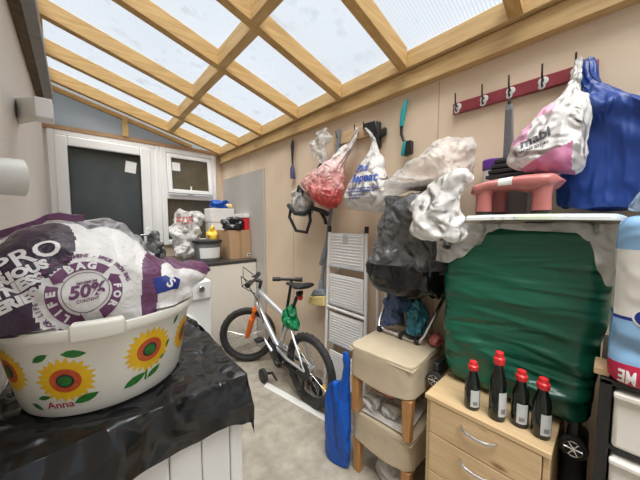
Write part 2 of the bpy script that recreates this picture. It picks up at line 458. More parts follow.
b = MB(); z0 = 2.135                      # gable infill, triangular
b.hexa([(XL, YF, z0), (XL, YF, rz(XL)+.09), (XL, YF+.02, z0), (XL, YF+.02, rz(XL)+.09), (XR, YF, z0), (XR, YF, rz(XR)+.09), (XR, YF+.02, z0), (XR, YF+.02, rz(XR)+.09)])
struct(b.build('trim_2', 'gable'), 'grey blue triangular infill sheet above the door')
b = MB(); b.box(.385, .43, YF-.045, YF-.001, 2.135, rz(.43)); struct(b.build('trim_3', 'stud'), 'short upright stud in the gable')
b = MB()                                  # thin batten under the far rafter
for q in ((XL, 1.02),):
    x0, x1 = q; y0, y1 = YF-.035, YF-.002
    b.hexa([(x, y, rz(x)-o) for x in (x0, x1) for y in (y0, y1) for o in (.042, .004)])
struct(b.build('trim_4', 'rafter'), 'thin sloping batten under the rafter nearest the door')

# roof sheet
b = MB(); b.hexa([(x, y, rz(x)+o) for x in (-.25, 1.50) for y in (YB, YF+.12) for o in (.1005, .110)])
struct(b.build('ceiling', 'roof', smooth=False), 'clear fluted polycarbonate roof sheet')
# wall plates
b = MB(); b.box(XR-.047, XR-.001, YB, YF-.04, 2.005, 2.092); struct(b.build('trim_5', 'plate', bevel=.003), 'lower timber wall plate along the right wall')
b = MB(); b.box(XR-.07, XR-.001, YB, YF-.04, 2.096, 2.182); struct(b.build('trim_6', 'plate', bevel=.003), 'upper timber wall plate along the right wall')
# rafters
names = ['nearest the door', 'second from the door', 'third from the door', 'fourth from the door', 'fifth from the door',
         'sixth from the door, above the green teal dish brush', 'seventh from the door, above the maroon coat rail']
RY = [3.195, 2.725, 2.245, 1.705, 1.245, .785, .297]
b = MB(); x0, x1 = -.164, XR-.072
b.hexa([(x, y, rz(x)+o) for x in (x0, x1) for y in (RY[0]-.024, RY[0]+.024) for o in (0, .1)])
raf = b.build('rafter', 'rafter', bevel=.003)
for i, y in enumerate(RY):
    o = raf if i == 0 else copy_tree(raf)
    o.location.y = y; tag(o, 'sloping pale timber rafter, the one ' + names[i], 'rafter', 'roof rafters')
# noggins between rafters
NX = [.784, .758, .735, .715, .690, .640]
nl = ['between the first and second rafter from the door', 'between the second and third rafter from the door', 'between the third and fourth rafter from the door',
      'between the fourth and fifth rafter from the door', 'between the fifth and sixth rafter from the door', 'between the sixth and seventh rafter from the door']
for i in range(6):
    y0, y1 = RY[i+1]+.024, RY[i]-.024; x = NX[i]
    b = MB(); b.hexa([(xx, yy, rz(xx)+o) for xx in (x-.022, x+.022) for yy in (y0+.0005, y1-.0005) for o in (.004, .095)])
    tag(b.build('noggin', 'plate', bevel=.002), 'short timber noggin ' + nl[i], 'timber', 'roof noggins')
b = MB(); b.box(-.125, -.085, 2.285, 2.325, 2.30, 2.56); tag(b.build('timber_block', 'stud', bevel=.002), 'short upright timber block beside the grey gutter', 'timber')
b = MB(); b.box(-.1645, -.12, YB, 3.15, 2.49, 2.60); struct(b.build('trim_7', 'plate'), 'ledger timber along the house wall')

# gutter and hopper
t = thing('gutter', 'grey box gutter running along the top of the cream house wall', 'gutter', (-.11, 1.0, 2.20))
b = MB()
for (y0, y1) in ((-.6, 1.0), (1.003, 1.95), (1.953, 2.95)): b.box(-.124, -.077, y0, y1, 2.20, 2.27)
b.build('trough', 'gutter', t, bevel=.004)
b = MB(); b.box(-.1635, -.125, -.6, 2.95, 2.205, 2.28)
b.build('fascia', 'grime', t)
t = thing('drain_hopper', 'white plastic hopper pipe coming out of the cream wall under the gutter end', 'pipe', (-.10, 1.52, 1.69))
b = MB(); b.box(-.090, -.042, 1.475, 1.56, 1.695, 1.768); b.build('outlet_box', 'white', t, bevel=.003)
b = MB(); b.rings([[(-.163, 1.76, 1.745), (-.163, 1.86, 1.745), (-.163, 1.86, 1.835), (-.163, 1.76, 1.835)], [(-.0905, 1.48, 1.696), (-.0905, 1.555, 1.696), (-.0905, 1.555, 1.767), (-.0905, 1.48, 1.767)]])
b.build('tapered_pipe', 'offwhite', t, bevel=.004)

# white pipe stub at the left
t = thing('waste_pipe', 'round white pipe stub with a blue mark sticking out of the cream wall', 'pipe', (-.125, .95, 1.355))
b = MB(); c = (-.165, .92, 1.44); n = 40
d0 = V((.94, .34, .02)).normalized()
p0 = V((-.164, .90, 1.400)); p1 = p0 + d0*.085
R0, R1 = .037, .042
b.tube([p0, p1, p1 - d0*.003, p0 + d0*.01], [R0, R1, R1-.004, R0-.004], 40)
bv = b.bvh()
pm = poly_mesh([(-.012, -.010), (.006, -.010), (.006, -.016), (.02, 0), (.006, .016), (.006, .010), (-.012, .010)])
b.flat(pm[0], pm[1], projector(bv, (-.145, .85, 1.400), (1, 0, 0), (0, 0, 1), (0, 1, 0), .0006), 1)
b.build('pipe', ['offwhite', 'inkblue'], t)

# ---- door and window
def frame(b, x0, x1, z0, z1, w, y0, y1, mi=0, wb=None):
    wb = w if wb is None else wb
    b.box(x0, x0+w, y0, y1, z0, z1, mi); b.box(x1-w, x1, y0, y1, z0, z1, mi)
    b.box(x0+w, x1-w, y0, y1, z1-w, z1, mi); b.box(x0+w, x1-w, y0, y1, z0, z0+wb, mi)
def setchild(o): return o
d = thing('door_1', 'white plastic back door with a large dark glass pane', 'door', (.27, YF, 0)); d['kind'] = 'structure'
b = MB(); b.box(.60, .656, YF-.03, YF+.06, 0, 2.056); frame(b, -.143, .70, .0, 2.10, .045, YF-.03, YF+.06); b.build('door_frame', 'upvc', d, bevel=.006)
b = MB(); frame(b, -.100, .605, .05, 2.052, .085, YF-.045, YF+.02, wb=.2); b.build('door_leaf', 'upvc', d, bevel=.010, seg=3)
b = MB(); frame(b, -.015, .520, .25, 1.967, .008, YF-.047, YF+.01); b.build('glazing_seal', 'seal', d)
b = MB(); b.box(-.008, .513, YF-.018, YF-.010, .258, 1.96); b.build('glass_pane', 'glass', d)
b = MB(); b.box(.545, .578, YF-.056, YF-.044, 1.02, 1.24); hp = b.build('handle_plate', 'white', d, bevel=.004)
b = MB(); b.tube([(.562, YF-.05, 1.17), (.562, YF-.095, 1.17), (.48, YF-.095, 1.165)], [.011, .011, .009], 10); b.build('door_handle', 'chrome', hp)
b = MB(); b.box(.395, .485, YF-.0195, YF-.0182, 1.79, 1.90, rot=Matrix.Rotation(.12, 3, 'Y')); b.build('sticker', 'paper', d)
w = thing('window_1', 'white plastic window with its small top pane tilted open', 'window', (1.0, YF, 1.05)); w['kind'] = 'structure'
b = MB(); frame(b, .701, 1.289, 1.05, 2.10, .055, YF-.03, YF+.06); b.box(.756, 1.234, YF-.03, YF+.06, 1.555, 1.605); b.build('window_frame', 'upvc', w, bevel=.006)
b = MB(); rt = Matrix.Rotation(-.10, 3, 'X'); pv = (1, YF-.01, 2.04)
n0 = len(b.bm.verts); frame(b, .760, 1.230, 1.612, 2.040, .042, YF-.03, YF+.018)
for v in b.bm.verts: v.co = rt @ (v.co - V(pv)) + V(pv)
ca = b.build('casement', 'upvc', w, bevel=.005)
b = MB(); b.box(.802, 1.188, YF-.012, YF-.004, 1.655, 1.998)
for v in b.bm.verts: v.co = rt @ (v.co - V(pv)) + V(pv)
b.build('casement_glass', 'glass2', ca)
b = MB(); b.box(.812, .892, YF-.0145, YF-.0132, 1.86, 1.95)
for v in b.bm.verts: v.co = rt @ (v.co - V(pv)) + V(pv)
b.build('sticker', 'paper', ca)
b = MB(); b.box(.985, 1.000, YF-.06, YF-.03, 1.60, 1.70); b.box(.965, 1.02, YF-.045, YF-.02, 1.60, 1.62); b.build('catch', 'white', w, bevel=.002)
b = MB(); b.box(.757, 1.233, YF-.002, YF+.006, 1.105, 1.553); b.build('lower_glass', 'glass2', w)

# ================================================================== LEFT FOREGROUND
# white tongue-and-groove cabinet
CX0, CX1, CY0, CY1, CZ = -.16, .333, .70, 1.40, .86
t = thing('white_cabinet', 'white cabinet with grooved board front under the black plastic sheet', 'cabinet', ((CX0+CX1)/2, (CY0+CY1)/2, 0))
b = MB(); b.box(CX0, CX1-.0, CY0+.02, CY1, .02, CZ-.03); b.build('body', 'white', t, bevel=.004)
b = MB(); k = 6; wd = (CX1-.035-CX0)/k
for i in range(k): b.box(CX0+i*wd+.0012, CX0+(i+1)*wd-.0012, CY0+.004, CY0+.0195, .06, CZ-.035)
b.build('grooved_front', 'white', t, bevel=.004)
b = MB(); b.box(CX1-.034, CX1, CY0, CY0+.0195, .02, CZ-.031); b.build('corner_post', 'white', t, bevel=.005)
b = MB(); b.hexa([(x, y, z) for (x, y) in ((CX0, CY0), (CX0, CY1+.01), (CX1+.004, CY0), (CX1+.048, CY1+.01)) for z in (CZ-.029, CZ)]); b.build('top', 'white', t, bevel=.004)

# black sheet draped over it
b = MB()
SX0, SX1, SY0, SY1 = -.16, .372, .685, 1.36
def sheet(u, v):
    a = -.155 + u*.66                        # runs past the right edge
    c = SY1 - v*(SY1-SY0+.40)                # runs past the front edge
    SX1 = .343 + .025*min(max((c-.70)/.35, 0), 1)
    a = -.155 + u*(SX1+.135+.155)
    ea = max(a-SX1, 0); ec = max(SY0-c, 0)
    lim = interp([(-.16, .16), (.0, .125), (.10, .118), (.20, .128), (.27, .115), (.33, .135), (.38, .155), (.45, .17)], a)
    ec = min(ec, 1)*lim/.40
    ea *= interp([(.6, .95), (.70, .85), (.80, .55), (.95, .22), (1.1, .10), (1.36, .05)], c)
    z = CZ + .012
    x, y = min(a, SX1), max(c, SY0)
    # soft shoulders
    drop = max(ea, ec) if (ea > 0 and ec > 0) else ea+ec
    z -= drop
    f = min(drop/.05, 1)
    x += (.006*f + .006*min(ea/.1, 1)) if ea > 0 else 0
    y -= (.012*f + .015*min(ec/.3, 1)) if ec > 0 else 0
    if drop > 0 and ea > 0 and ec > 0: x -= .004*f; y -= .004*f
    if c > .75 and ea == 0: z += .012*max(0, nz((a, c, 0), 7, 3.))*1.6
    return (x, y, z)
b.grid(sheet, 110, 120)
def shw(c):
    dd = math.hypot(c.x-.055, c.y-.93)
    return 0. if dd < .19 else min((dd-.19)/.04, 1)
if sum(f.normal.z for f in b.bm.faces if abs(f.normal.z) > .5) < 0 or True:
    b.bm.normal_update()
    if sum(f.normal.z for f in b.bm.faces) < 0: bmesh.ops.reverse_faces(b.bm, faces=b.bm.faces)
b.crumple(.010, 5.5, 1.3, wt=shw); b.crumple(.007, 13, 4.1, wt=shw)
for v in b.bm.verts:
    if v.co.z > CZ-.02 and CX0 < v.co.x < CX1+.02 and v.co.y > CY0: v.co.z = max(v.co.z, CZ+.005)
    if math.hypot(v.co.x-.055, v.co.y-.93) < .20 and v.co.z > CZ-.05: v.co.z = min(max(v.co.z, CZ+.004), CZ+.010)
    if v.co.x < XL+.004: v.co.x = XL+.004
    if v.co.z < CZ-.02:
        if v.co.y > CY0-.012 and v.co.x < CX1+.005+.055*(v.co.y-CY0): 
            if v.co.x > CX1-.03 and v.co.y > CY0+.03: v.co.x = CX1+.006+.055*(v.co.y-CY0)
            else: v.co.y = min(v.co.y, CY0-.008)
tag(b.build('plastic_sheet', 'blackfilm', sharp=60), 'glossy black plastic sheet draped over the white cabinet under the sunflower tub', 'plastic sheet')

# ---- sunflower tub
TC = V((.055, .930, .872)); TH = .208; RB, RT = .170, .203
t = thing('wash_tub', 'round cream plastic tub with hand painted sunflowers on the black sheet', 'tub', TC)
b = MB()
prof = [(.10, .006), (.155, .004), (RB-.004, .003), (RB, .012)]
for i in range(1, 15): prof.append((RB + (RT-RB)*(i/14)**.9, .012 + (TH-.030)*i/14))
prof += [(RT+.010, TH-.020), (RT+.013, TH-.010), (RT+.010, TH), (RT-.002, TH), (RT-.006, TH-.02), (RB-.004, .018), (.01, .014)]
b.lathe(prof, TC, 96)
bv = b.bvh()
def tub_place(ang, z, off, rot=0.):
    d = V((-math.sin(ang), math.cos(ang), 0))          # inward
    right = V((math.cos(ang), math.sin(ang), 0))
    o = V((TC.x, TC.y, z)) - d*.19
    return projector(bv, o, right, (0, 0, 1), d, off, rot, .15)
def put(pts, ang, z, off, mi, rot=0., ml=.009):
    v, f = poly_mesh(pts, ml); b.flat(v, f, tub_place(ang, z, off, rot), mi)
def circ(r, n=24, sx=1.): return [(r*sx*math.cos(2*PI*i/n), r*math.sin(2*PI*i/n)) for i in range(n)]
def sun(ang, z, r, seed):
    rnd = random.Random(seed); pts = []
    N = 22
    for i in range(2*N):
        a = PI*i/N; q = r*(rnd.uniform(.94, 1.06) if i % 2 == 0 else rnd.uniform(.76, .82))
        pts.append((q*math.cos(a), q*math.sin(a)))
    put(pts, ang, z, .0006, 1); put(circ(r*.52, 28), ang, z, .0010, 2); put(circ(r*.30, 20), ang, z, .0014, 4); put(circ(r*.22, 20), ang, z, .0018, 3)
def leaf(ang, z, l, rot):
    pts = [(-l, 0), (-l*.5, l*.34), (0, l*.42), (l*.5, l*.28), (l, 0), (l*.5, -l*.3), (0, -l*.4), (-l*.5, -l*.3)]
    put(pts, ang, z, .0007, 3, rot)
sun(-.47, .966, .054, 1); sun(.36, .990, .056, 2); sun(-1.12, .985, .052, 3); sun(1.02, .985, .05, 4); sun(2.2, .98, .054, 5); sun(3.4, .98, .054, 6); sun(4.3, .98, .054, 7)
for a, z, l, r in ((-.66, 1.022, .018, .5), (-.36, 1.026, .022, -.1), (-.72, .928, .014, .2), (-.30, .916, .024, .35), (-.84, .905, .014, -.6),
                   (.20, .922, .026, .45), (.44, .925, .02, .6), (.62, .985, .010, 1.2), (.74, 1.04, .014, 1.0), (.55, .955, .009, .6)): leaf(a, z, l, r)
put([(-.003, -.02), (.002, -.02), (.004, .02), (-.001, .02)], .33, .932, .0005, 3)
tv, tf = text_mesh('Anna', .024, offset=.0004); b.flat(tv, tf, tub_place(-.57, .908, .0008, .02), 5)
body = b.build('body', ['tub', 'petal', 'petal_in', 'leafgreen', 'ink', 'redink'], t, sharp=50)
b = MB()                                    # grip on the rim
def grip(u, v):
    a = -PI/2 + (-.36 + .46*u); th = 2*PI*v
    r = RT+.008 + .014*math.copysign(abs(math.cos(th))**.5, math.cos(th)); z = TH - .005 + .020*math.copysign(abs(math.sin(th))**.5, math.sin(th))
    k = min(u, 1-u)*14; k = min(k, 1)**.5
    return (TC.x + (RT+.008+(r-RT-.008)*k)*math.cos(a), TC.y + (RT+.008+(r-RT-.008)*k)*math.sin(a), TC.z + TH-.005 + (z-TH+.005)*k)
b.grid(grip, 24, 24); b.build('rim_grip', 'tub', t)

# ---- the woven bag filling the tub
crest = [(-.16, 1.235), (-.125, 1.255), (-.075, 1.288), (-.03, 1.293), (.03, 1.283), (.075, 1.262), (.12, 1.236), (.163, 1.207), (.20, 1.19), (.26, 1.174), (.31, 1.160), (.338, 1.148)]
t = thing('printed_sack', 'crumpled white and plum printed plastic sack lying in the sunflower tub', 'bag', (.06, .93, 1.05))
b = MB()
def sack(u, v):
    X = -.155 + u*.49
    zc = interp(crest, X); dx = X-.055
    hw = .186*max(1-(abs(dx)/.27)**4, .01)**.5 if X < .18 else .168 - (X-.18)*.92
    hw = max(min(hw, .17), .02)
    yc = .93 + max(0, X-.15)*.15
    zb = interp([(-.16, 1.075), (-.12, 1.065), (.15, 1.055), (.21, 1.085), (.28, 1.112), (.338, 1.135)], X)
    a = PI*v                                   # 0 back .. pi front
    y = yc + hw*math.cos(a)*(1. if math.cos(a) < 0 else .5)
    s_ = math.sin(a)**.62
    z = zb + (zc-zb)*s_
    return (X, y, z)
G = b.grid(sack, 170, 110)
cl = lambda c: None
b.crumple(.010, 9, 5.2); b.crumple(.007, 24, 6.1)
for v in b.bm.verts:
    if v.co.x < XL+.006: v.co.x = XL+.006
    dd = math.hypot(v.co.x-TC.x, v.co.y-TC.y)
    if v.co.z < TC.z+TH+.006:
        if dd > RT-.014 and v.co.x < .30: 
            if dd < RT+.03: v.co.z = max(v.co.z, TC.z+TH+.006) if dd > RT-.006 else v.co.z
            k = (RT-.014)/dd
            if v.co.z < TC.z+TH+.004: v.co.x = TC.x+(v.co.x-TC.x)*k; v.co.y = TC.y+(v.co.y-TC.y)*k
def inside(p, poly):
    c = False; j = len(poly)-1
    for i in range(len(poly)):
        (xi, yi), (xj, yj) = poly[i], poly[j]
        if (yi > p[1]) != (yj > p[1]) and p[0] < (xj-xi)*(p[1]-yi)/(yj-yi+1e-12)+xi: c = not c
        j = i
    return c
EC = (.012, .78, 1.138)
# print zones, laid out on the sack's own sheet (u, v)
dark = [(-.2, .02), (-.2, 1.0), (-.16, 1.), (-.10, .52), (-.062, .50), (-.026, .53), (-.008, .58), (.000, .68), (-.002, .78), (-.012, .84), (-.042, .91), (-.060, 1.01), (-.2, 1.01)]
band = [(.150, .40), (.19, .36), (.36, .36), (.36, 1.01), (.315, 1.01), (.25, .80), (.175, .725), (.155, .80), (.14, 1.01), (.108, 1.01), (.118, .80), (.135, .66)]
for i in range(170):
    for j in range(110):
        X, vv = -.155 + (i+.5)/170*.49, (j+.5)/110
        f = G[i][j].link_faces
        cc_ = G[i][j].co; away = math.hypot((cc_.x-EC[0]), (cc_.z-EC[2])*1.05) > .082
        mi = 1 if away and inside((X, vv), dark) else (2 if inside((X, vv), band) else 0)
        if mi:
            for q in f:
                if G[i+1][j+1] in q.verts: q.material_index = mi
bv = b.bvh()
sd, su, sr = V((0, .86, -.5)), V((0, .5, .86)), V((1, 0, 0))
def stext(s, size, x, y, z, mi, rot=0., off=.0014, bold=.0012, sp=1., sh=0.):
    v_, f_ = text_mesh(s, size, .007, bold, sp, sh); b.flat(v_, f_, projector(bv, (x, y, z), sr, su, sd, off, rot), mi)
stext('PRO', .054, -.072, .80, 1.226, 3, .38, bold=.001)
stext('SERIOUS', .026, -.090, .79, 1.187, 3, .36, bold=.0016); stext('FITNESS', .026, -.094, .79, 1.158, 3, .36, bold=.0016); stext('SERIES', .026, -.092, .79, 1.129, 3, .36, bold=.0016)
def ring2(r0, r1, a0, a1, n=20):
    return [(r1*math.cos(a0+(a1-a0)*i/n), r1*math.sin(a0+(a1-a0)*i/n)) for i in range(n+1)] + [(r0*math.cos(a1-(a1-a0)*i/n), r0*math.sin(a1-(a1-a0)*i/n)) for i in range(n+1)]
def epoly(pts, mi, off=.0012, strip=True):
    v_, f_ = poly_mesh(pts, .007, strip); b.flat(v_, f_, projector(bv, EC, sr, su, sd, off, .08), mi)
for a0, a1 in ((.75, 2.45), (2.75, 4.35), (-1.2, .35)):
    epoly(ring2(.044, .063, a0, a1), 4)
    am = a1; epoly([((.040)*math.cos(am), .040*math.sin(am)), (.069*math.cos(am), .069*math.sin(am)), (.0535*math.cos(am+.22), .0535*math.sin(am+.22))], 4, strip=False)
epoly(ring2(.0385, .0397, 0, PI, 24), 4); epoly(ring2(.0385, .0397, PI, 2*PI, 24), 4)
stext('50%', .035, EC[0], EC[1], EC[2], 4, .08, bold=.0014, sh=.2)
stext('MINIMUM', .008, EC[0]+.002, EC[1], EC[2]+.021, 4, .08, bold=.0002); stext('CONTENT', .008, EC[0]+.002, EC[1], EC[2]-.021, 4, .08, bold=.0002)
def arc(s, r, amid, step, size, mi, bold=.0006, off=.0018):
    for i, ch in enumerate(s):
        if ch == ' ': continue
        a = amid - (i-(len(s)-1)/2)*step
        v_, f_ = text_mesh(ch, size, .007, bold)
        pr = projector(bv, EC, sr, su, sd, off, .08 + a - PI/2)
        b.flat([(x, y+r) for x, y in v_], f_, pr, mi)
arc('BAG', .0535, 1.62, .36, .021, 3, .0012); arc('LIFE', .0535, 3.5, .30, .018, 3, .001); arc('FOR', .0535, -.35, .36, .018, 3, .001)
arc('THE ENVIRONMENT - MADE FROM BAG', .077, 1.35, .080, .0115, 4, .0004)
arc('BAG FOR LIFE', .077, 3.7, .092, .011, 4, .0004)
# blue logo
v_, f_ = poly_mesh([(-.03, -.02), (.022, -.014), (.034, .012), (.018, .016), (.012, .006), (-.004, .022), (-.034, .016)], .008)
b.flat(v_, f_, projector(bv, (.172, .80, 1.122), sr, su, sd, .0012, .05), 5)
v_, f_ = text_mesh('S', .032, .006, .001); b.flat(v_, f_, projector(bv, (.176, .80, 1.122), sr, su, sd, .0018, -.7), 3)
b.build('sack_sheet', ['bagwhite', 'bagblack', 'plum', 'bagtext', 'plumink', 'navy'], t, sharp=60, recalc=False)
b = MB()                                     # plum carrying strap
pts = [(-.160, .99, 1.262), (-.12, .99, 1.275), (-.075, .99, 1.292), (-.052, .99, 1.312), (-.03, .995, 1.316), (-.005, 1.0, 1.311), (.02, 1.0, 1.311)]
rows = []
for i, p in enumerate(pts):
    w = [.006, .010, .012, .008, .010, .010, .009][i]
    rows.append([V(p)+V((0, -.006, -w)), V(p)+V((0, .006, -w)), V(p)+V((0, .006, w)), V(p)+V((0, -.006, w))])
b.rings(rows); b.build('strap', 'plum', t, bevel=.002)
# grey woven plastic behind, lilac fold at the left
t2 = thing('grey_bag', 'thin greyish white plastic bag sticking up at the back of the tub', 'bag', (.05, 1.06, 1.10))
b = MB()
def gb(u, v):
    X = -.03 + .235*u; top = interp([(-.03, 1.30), (.01, 1.305), (.075, 1.314), (.115, 1.298), (.15, 1.258), (.205, 1.19)], X)
    return (X, 1.045 + .05*v + .01*math.sin(9*u), 1.10 + (top-1.10)*v)
b.grid(gb, 50, 40); b.crumple(.008, 12, 8.); b.build('bag_sheet', 'greyplast', t2, solid=.003)
b = MB()
def lf(u, v):
    X = -.157 + .10*u; top = interp([(-.16, 1.258), (-.12, 1.277), (-.057, 1.288)], X)
    return (X, 1.01+.03*v, 1.09+(top-1.09)*v)
b.grid(lf, 26, 26); b.crumple(.005, 14, 3.); tag(b.build('lilac_bag', 'lilac', solid=.003), 'lilac plastic bag fold behind the dark printed end of the sack', 'bag')

# ---- washing machine
WX0, WX1, WY0, WY1 = .15, .735, 2.02, 2.43
t = thing('washing_machine', 'white front loading washing machine behind the sunflower tub', 'washing machine', (.44, 2.2, 0))
b = MB(); b.box(WX0, WX1, WY0, WY1, .02, .87); b.build('casing', 'enamel', t, bevel=.012)
b = MB(); b.box(WX0+.004, WX1-.004, WY0-.018, WY0-.0005, .735, .866); b.build('control_panel', 'enamel', t, bevel=.008)
b = MB(); b.cyl((.655, WY0-.045, .815), (.655, WY0-.018, .815), .022, .026); b.build('dial', 'chrome', t, bevel=.003)
b = MB(); c = (.45, WY0-.001, .47)
b.lathe([(.215, .0), (.215, -.02), (.19, -.038), (.165, -.03), (.15, -.012), (.15, 0)], c, 48, axis=1); b.build('door_ring', 'white', t)
b = MB(); b.lathe([(.15, -.004), (.12, -.03), (.07, -.045), (.01, -.05)], c, 40, axis=1); b.build('porthole', 'glass', t)
b = MB(); b.box(WX0+.02, WX0+.19, WY0-.024, WY0-.018, .755, .85); b.build('detergent_drawer', 'enamel', t, bevel=.004)

# ---- cream base unit with black worktop, grey board
t = thing('base_unit', 'plain cream base cabinet in the far corner behind the bicycle', 'cabinet', (.8, 2.86, 0))
b = MB(); b.box(.2, 1.352, 2.468, 3.26, .0, .90); b.build('carcass', 'cream', t, bevel=.003)
b = MB(); b.box(.2, 1.352, 2.45, 2.467, .06, .895); b.build('front_panel', 'cream', t, bevel=.003)
b = MB(); b.box(.2, 1.356, 2.445, 3.262, .9005, .928); tag(b.build('worktop', 'worktop', bevel=.004), 'glossy black worktop lying on the cream base cabinet', 'worktop')
b = MB(); b.box(1.3585, 1.375, 2.29, 3.24, .0, 1.815)
tag(b.build('grey_board', 'grey_panel', bevel=.002), 'tall grey board leaning on the right wall by the far corner', 'board')

# items on the worktop
WT = .9285
t = thing('cardboard_box', 'brown cardboard box on the black worktop', 'box', (1.22, 2.72, WT))
b = MB(); b.box(1.125, 1.352, 2.55, 2.89, WT, 1.215); b.build('carton', 'card', t, bevel=.002)
b = MB(); b.box(1.225, 1.25, 2.5485, 2.5495, WT+.003, 1.212); b.build('tape', 'tape', t)
b = MB(); b.box(1.305, 1.340, 2.5485, 2.5495, .945, .975); b.box(1.312, 1.333, 2.5470, 2.5484, .952, .968, 1); b.build('sticker', ['paper', 'barcode'], t)
t = thing('clear_bucket', 'clear plastic bucket with a white label and dark lid on the worktop', 'bucket', (.945, 2.655, WT))
b = MB(); b.lathe([(.105, 0), (.112, .02), (.125, .17), (.118, .17), (.105, .02), (.02, .01)], (.945, 2.655, WT), 40); b.build('bucket_body', 'midgrey', t)
b = MB(); b.lathe([(.128, .172), (.136, .175), (.136, .195), (.128, .20), (.02, .203)], (.945, 2.655, WT), 40); b.build('lid', 'black', t)
b = MB()
def lab(u, v):
    a = -PI/2 - .95 + 1.75*u; z = .03+.10*v; r = .1125+(z-.02)*.0867+.0015; return (.945+r*math.cos(a), 2.655+r*math.sin(a), WT+z)
b.grid(lab, 20, 6); 
b.build('label', 'paper', t)
t = thing('carrier_bag', 'thin white carrier bag with a red print beside the window', 'bag', (.76, 2.85, WT))
b = MB(); blob(b, [(WT+.001, .83, 2.94, .06, .05), (WT+.06, .83, 2.95, .11, .08), (1.12, .82, 2.98, .11, .08), (1.25, .86, 3.03, .165, .09), (1.37, .91, 3.05, .15, .08), (1.44, .94, 3.06, .08, .05), (1.47, .94, 3.06, .02, .02)], 56, 44, 1)
b.crumple(.04, 9, 2.2); b.crumple(.02, 20, 5.)
for v in b.bm.verts: v.co.z = max(v.co.z, WT+.001); v.co.y = min(v.co.y, 3.20)
bv = b.bvh()
for z_, w_, q_ in ((1.345, .07, .012), (1.315, .085, .014), (1.285, .05, .008)):
    for i_ in range(5):
        x_ = -w_ + (i_+.5)*w_*2/5; v_, f_ = poly_mesh([(x_-w_*.15, -q_), (x_+w_*.13, -q_*.8), (x_+w_*.15, q_), (x_-w_*.12, q_*.9)], .012)
        b.flat(v_, f_, projector(bv, (.85, 2.85, z_), (1, 0, 0), (0, 0, 1), (0, 1, 0), .002, .06), 1)
b.build('bag_body', ['whitefilm', 'redprint'], t, sharp=60)
def lump(name, label, cat, c, r, mt, seed, amp=.02, sc=12, e=.8, clampf=None, n=36, m=26):
    b = MB(); cx, cy, z0 = c; rx, ry, h = r
    blob(b, [(z0+.0005, cx, cy, rx*.75, ry*.75), (z0+h*.12, cx, cy, rx*.95, ry*.95), (z0+h*.5, cx, cy, rx, ry), (z0+h*.85, cx, cy, rx*.75, ry*.75), (z0+h, cx, cy, rx*.25, ry*.25)], n, m, e)
    b.crumple(amp*1.4, sc, seed); b.crumple(amp*.7, sc*2.3, seed+1)
    for v in b.bm.verts:
        v.co.z = max(v.co.z, z0+.0005)
        if clampf: clampf(v.co)
    return tag(b.build(name, mt, sharp=60), label, cat)
lump('black_bag', 'crumpled shiny black bag on top of the cardboard box', 'bag', (1.195, 2.66, 1.216), (.092, .095, .145), 'blackfilm', 3., .03, 11)
lump('yellow_pouch', 'small yellow pouch between the bucket and the cardboard box', 'bag', (1.062, 2.845, WT), (.042, .045, .35), 'yellow', 4., .012, 14)
t = thing('red_box', 'red box with a white lid on the cardboard box', 'box', (1.318, 2.70, 1.216))
b = MB(); b.box(1.302, 1.352, 2.58, 2.83, 1.216, 1.345); b.build('box_body', 'red', t, bevel=.003)
b = MB(); b.box(1.298, 1.354, 2.575, 2.835, 1.3455, 1.385); b.build('box_lid', 'white', t, bevel=.003)
b = MB(); b.box(1.085, 1.345, 2.915, 3.12, 1.30, 1.45)
b.box(1.09, 1.34, 2.92, 3.11, WT, 1.30)
tag(b.build('white_carton', 'paper', bevel=.004), 'white carton behind the black bag under the blue bag', 'box')
lump('blue_bag', 'small crumpled blue bag on top of the white carton', 'bag', (1.20, 3.0, 1.4505), (.11, .09, .10), 'blue', 6., .022, 12)
lump('pale_yellow_cloth', 'pale yellow cloth on the white carton in front of the blue bag', 'cloth', (1.29, 2.945, 1.4505), (.05, .03, .05), 'bristle', 7., .006, 20)
lump('dark_bag', 'dark grey bag on the worktop left of the white carrier bag', 'bag', (.58, 3.02, WT), (.07, .1, .27), 'greyfilm', 9., .02, 12)

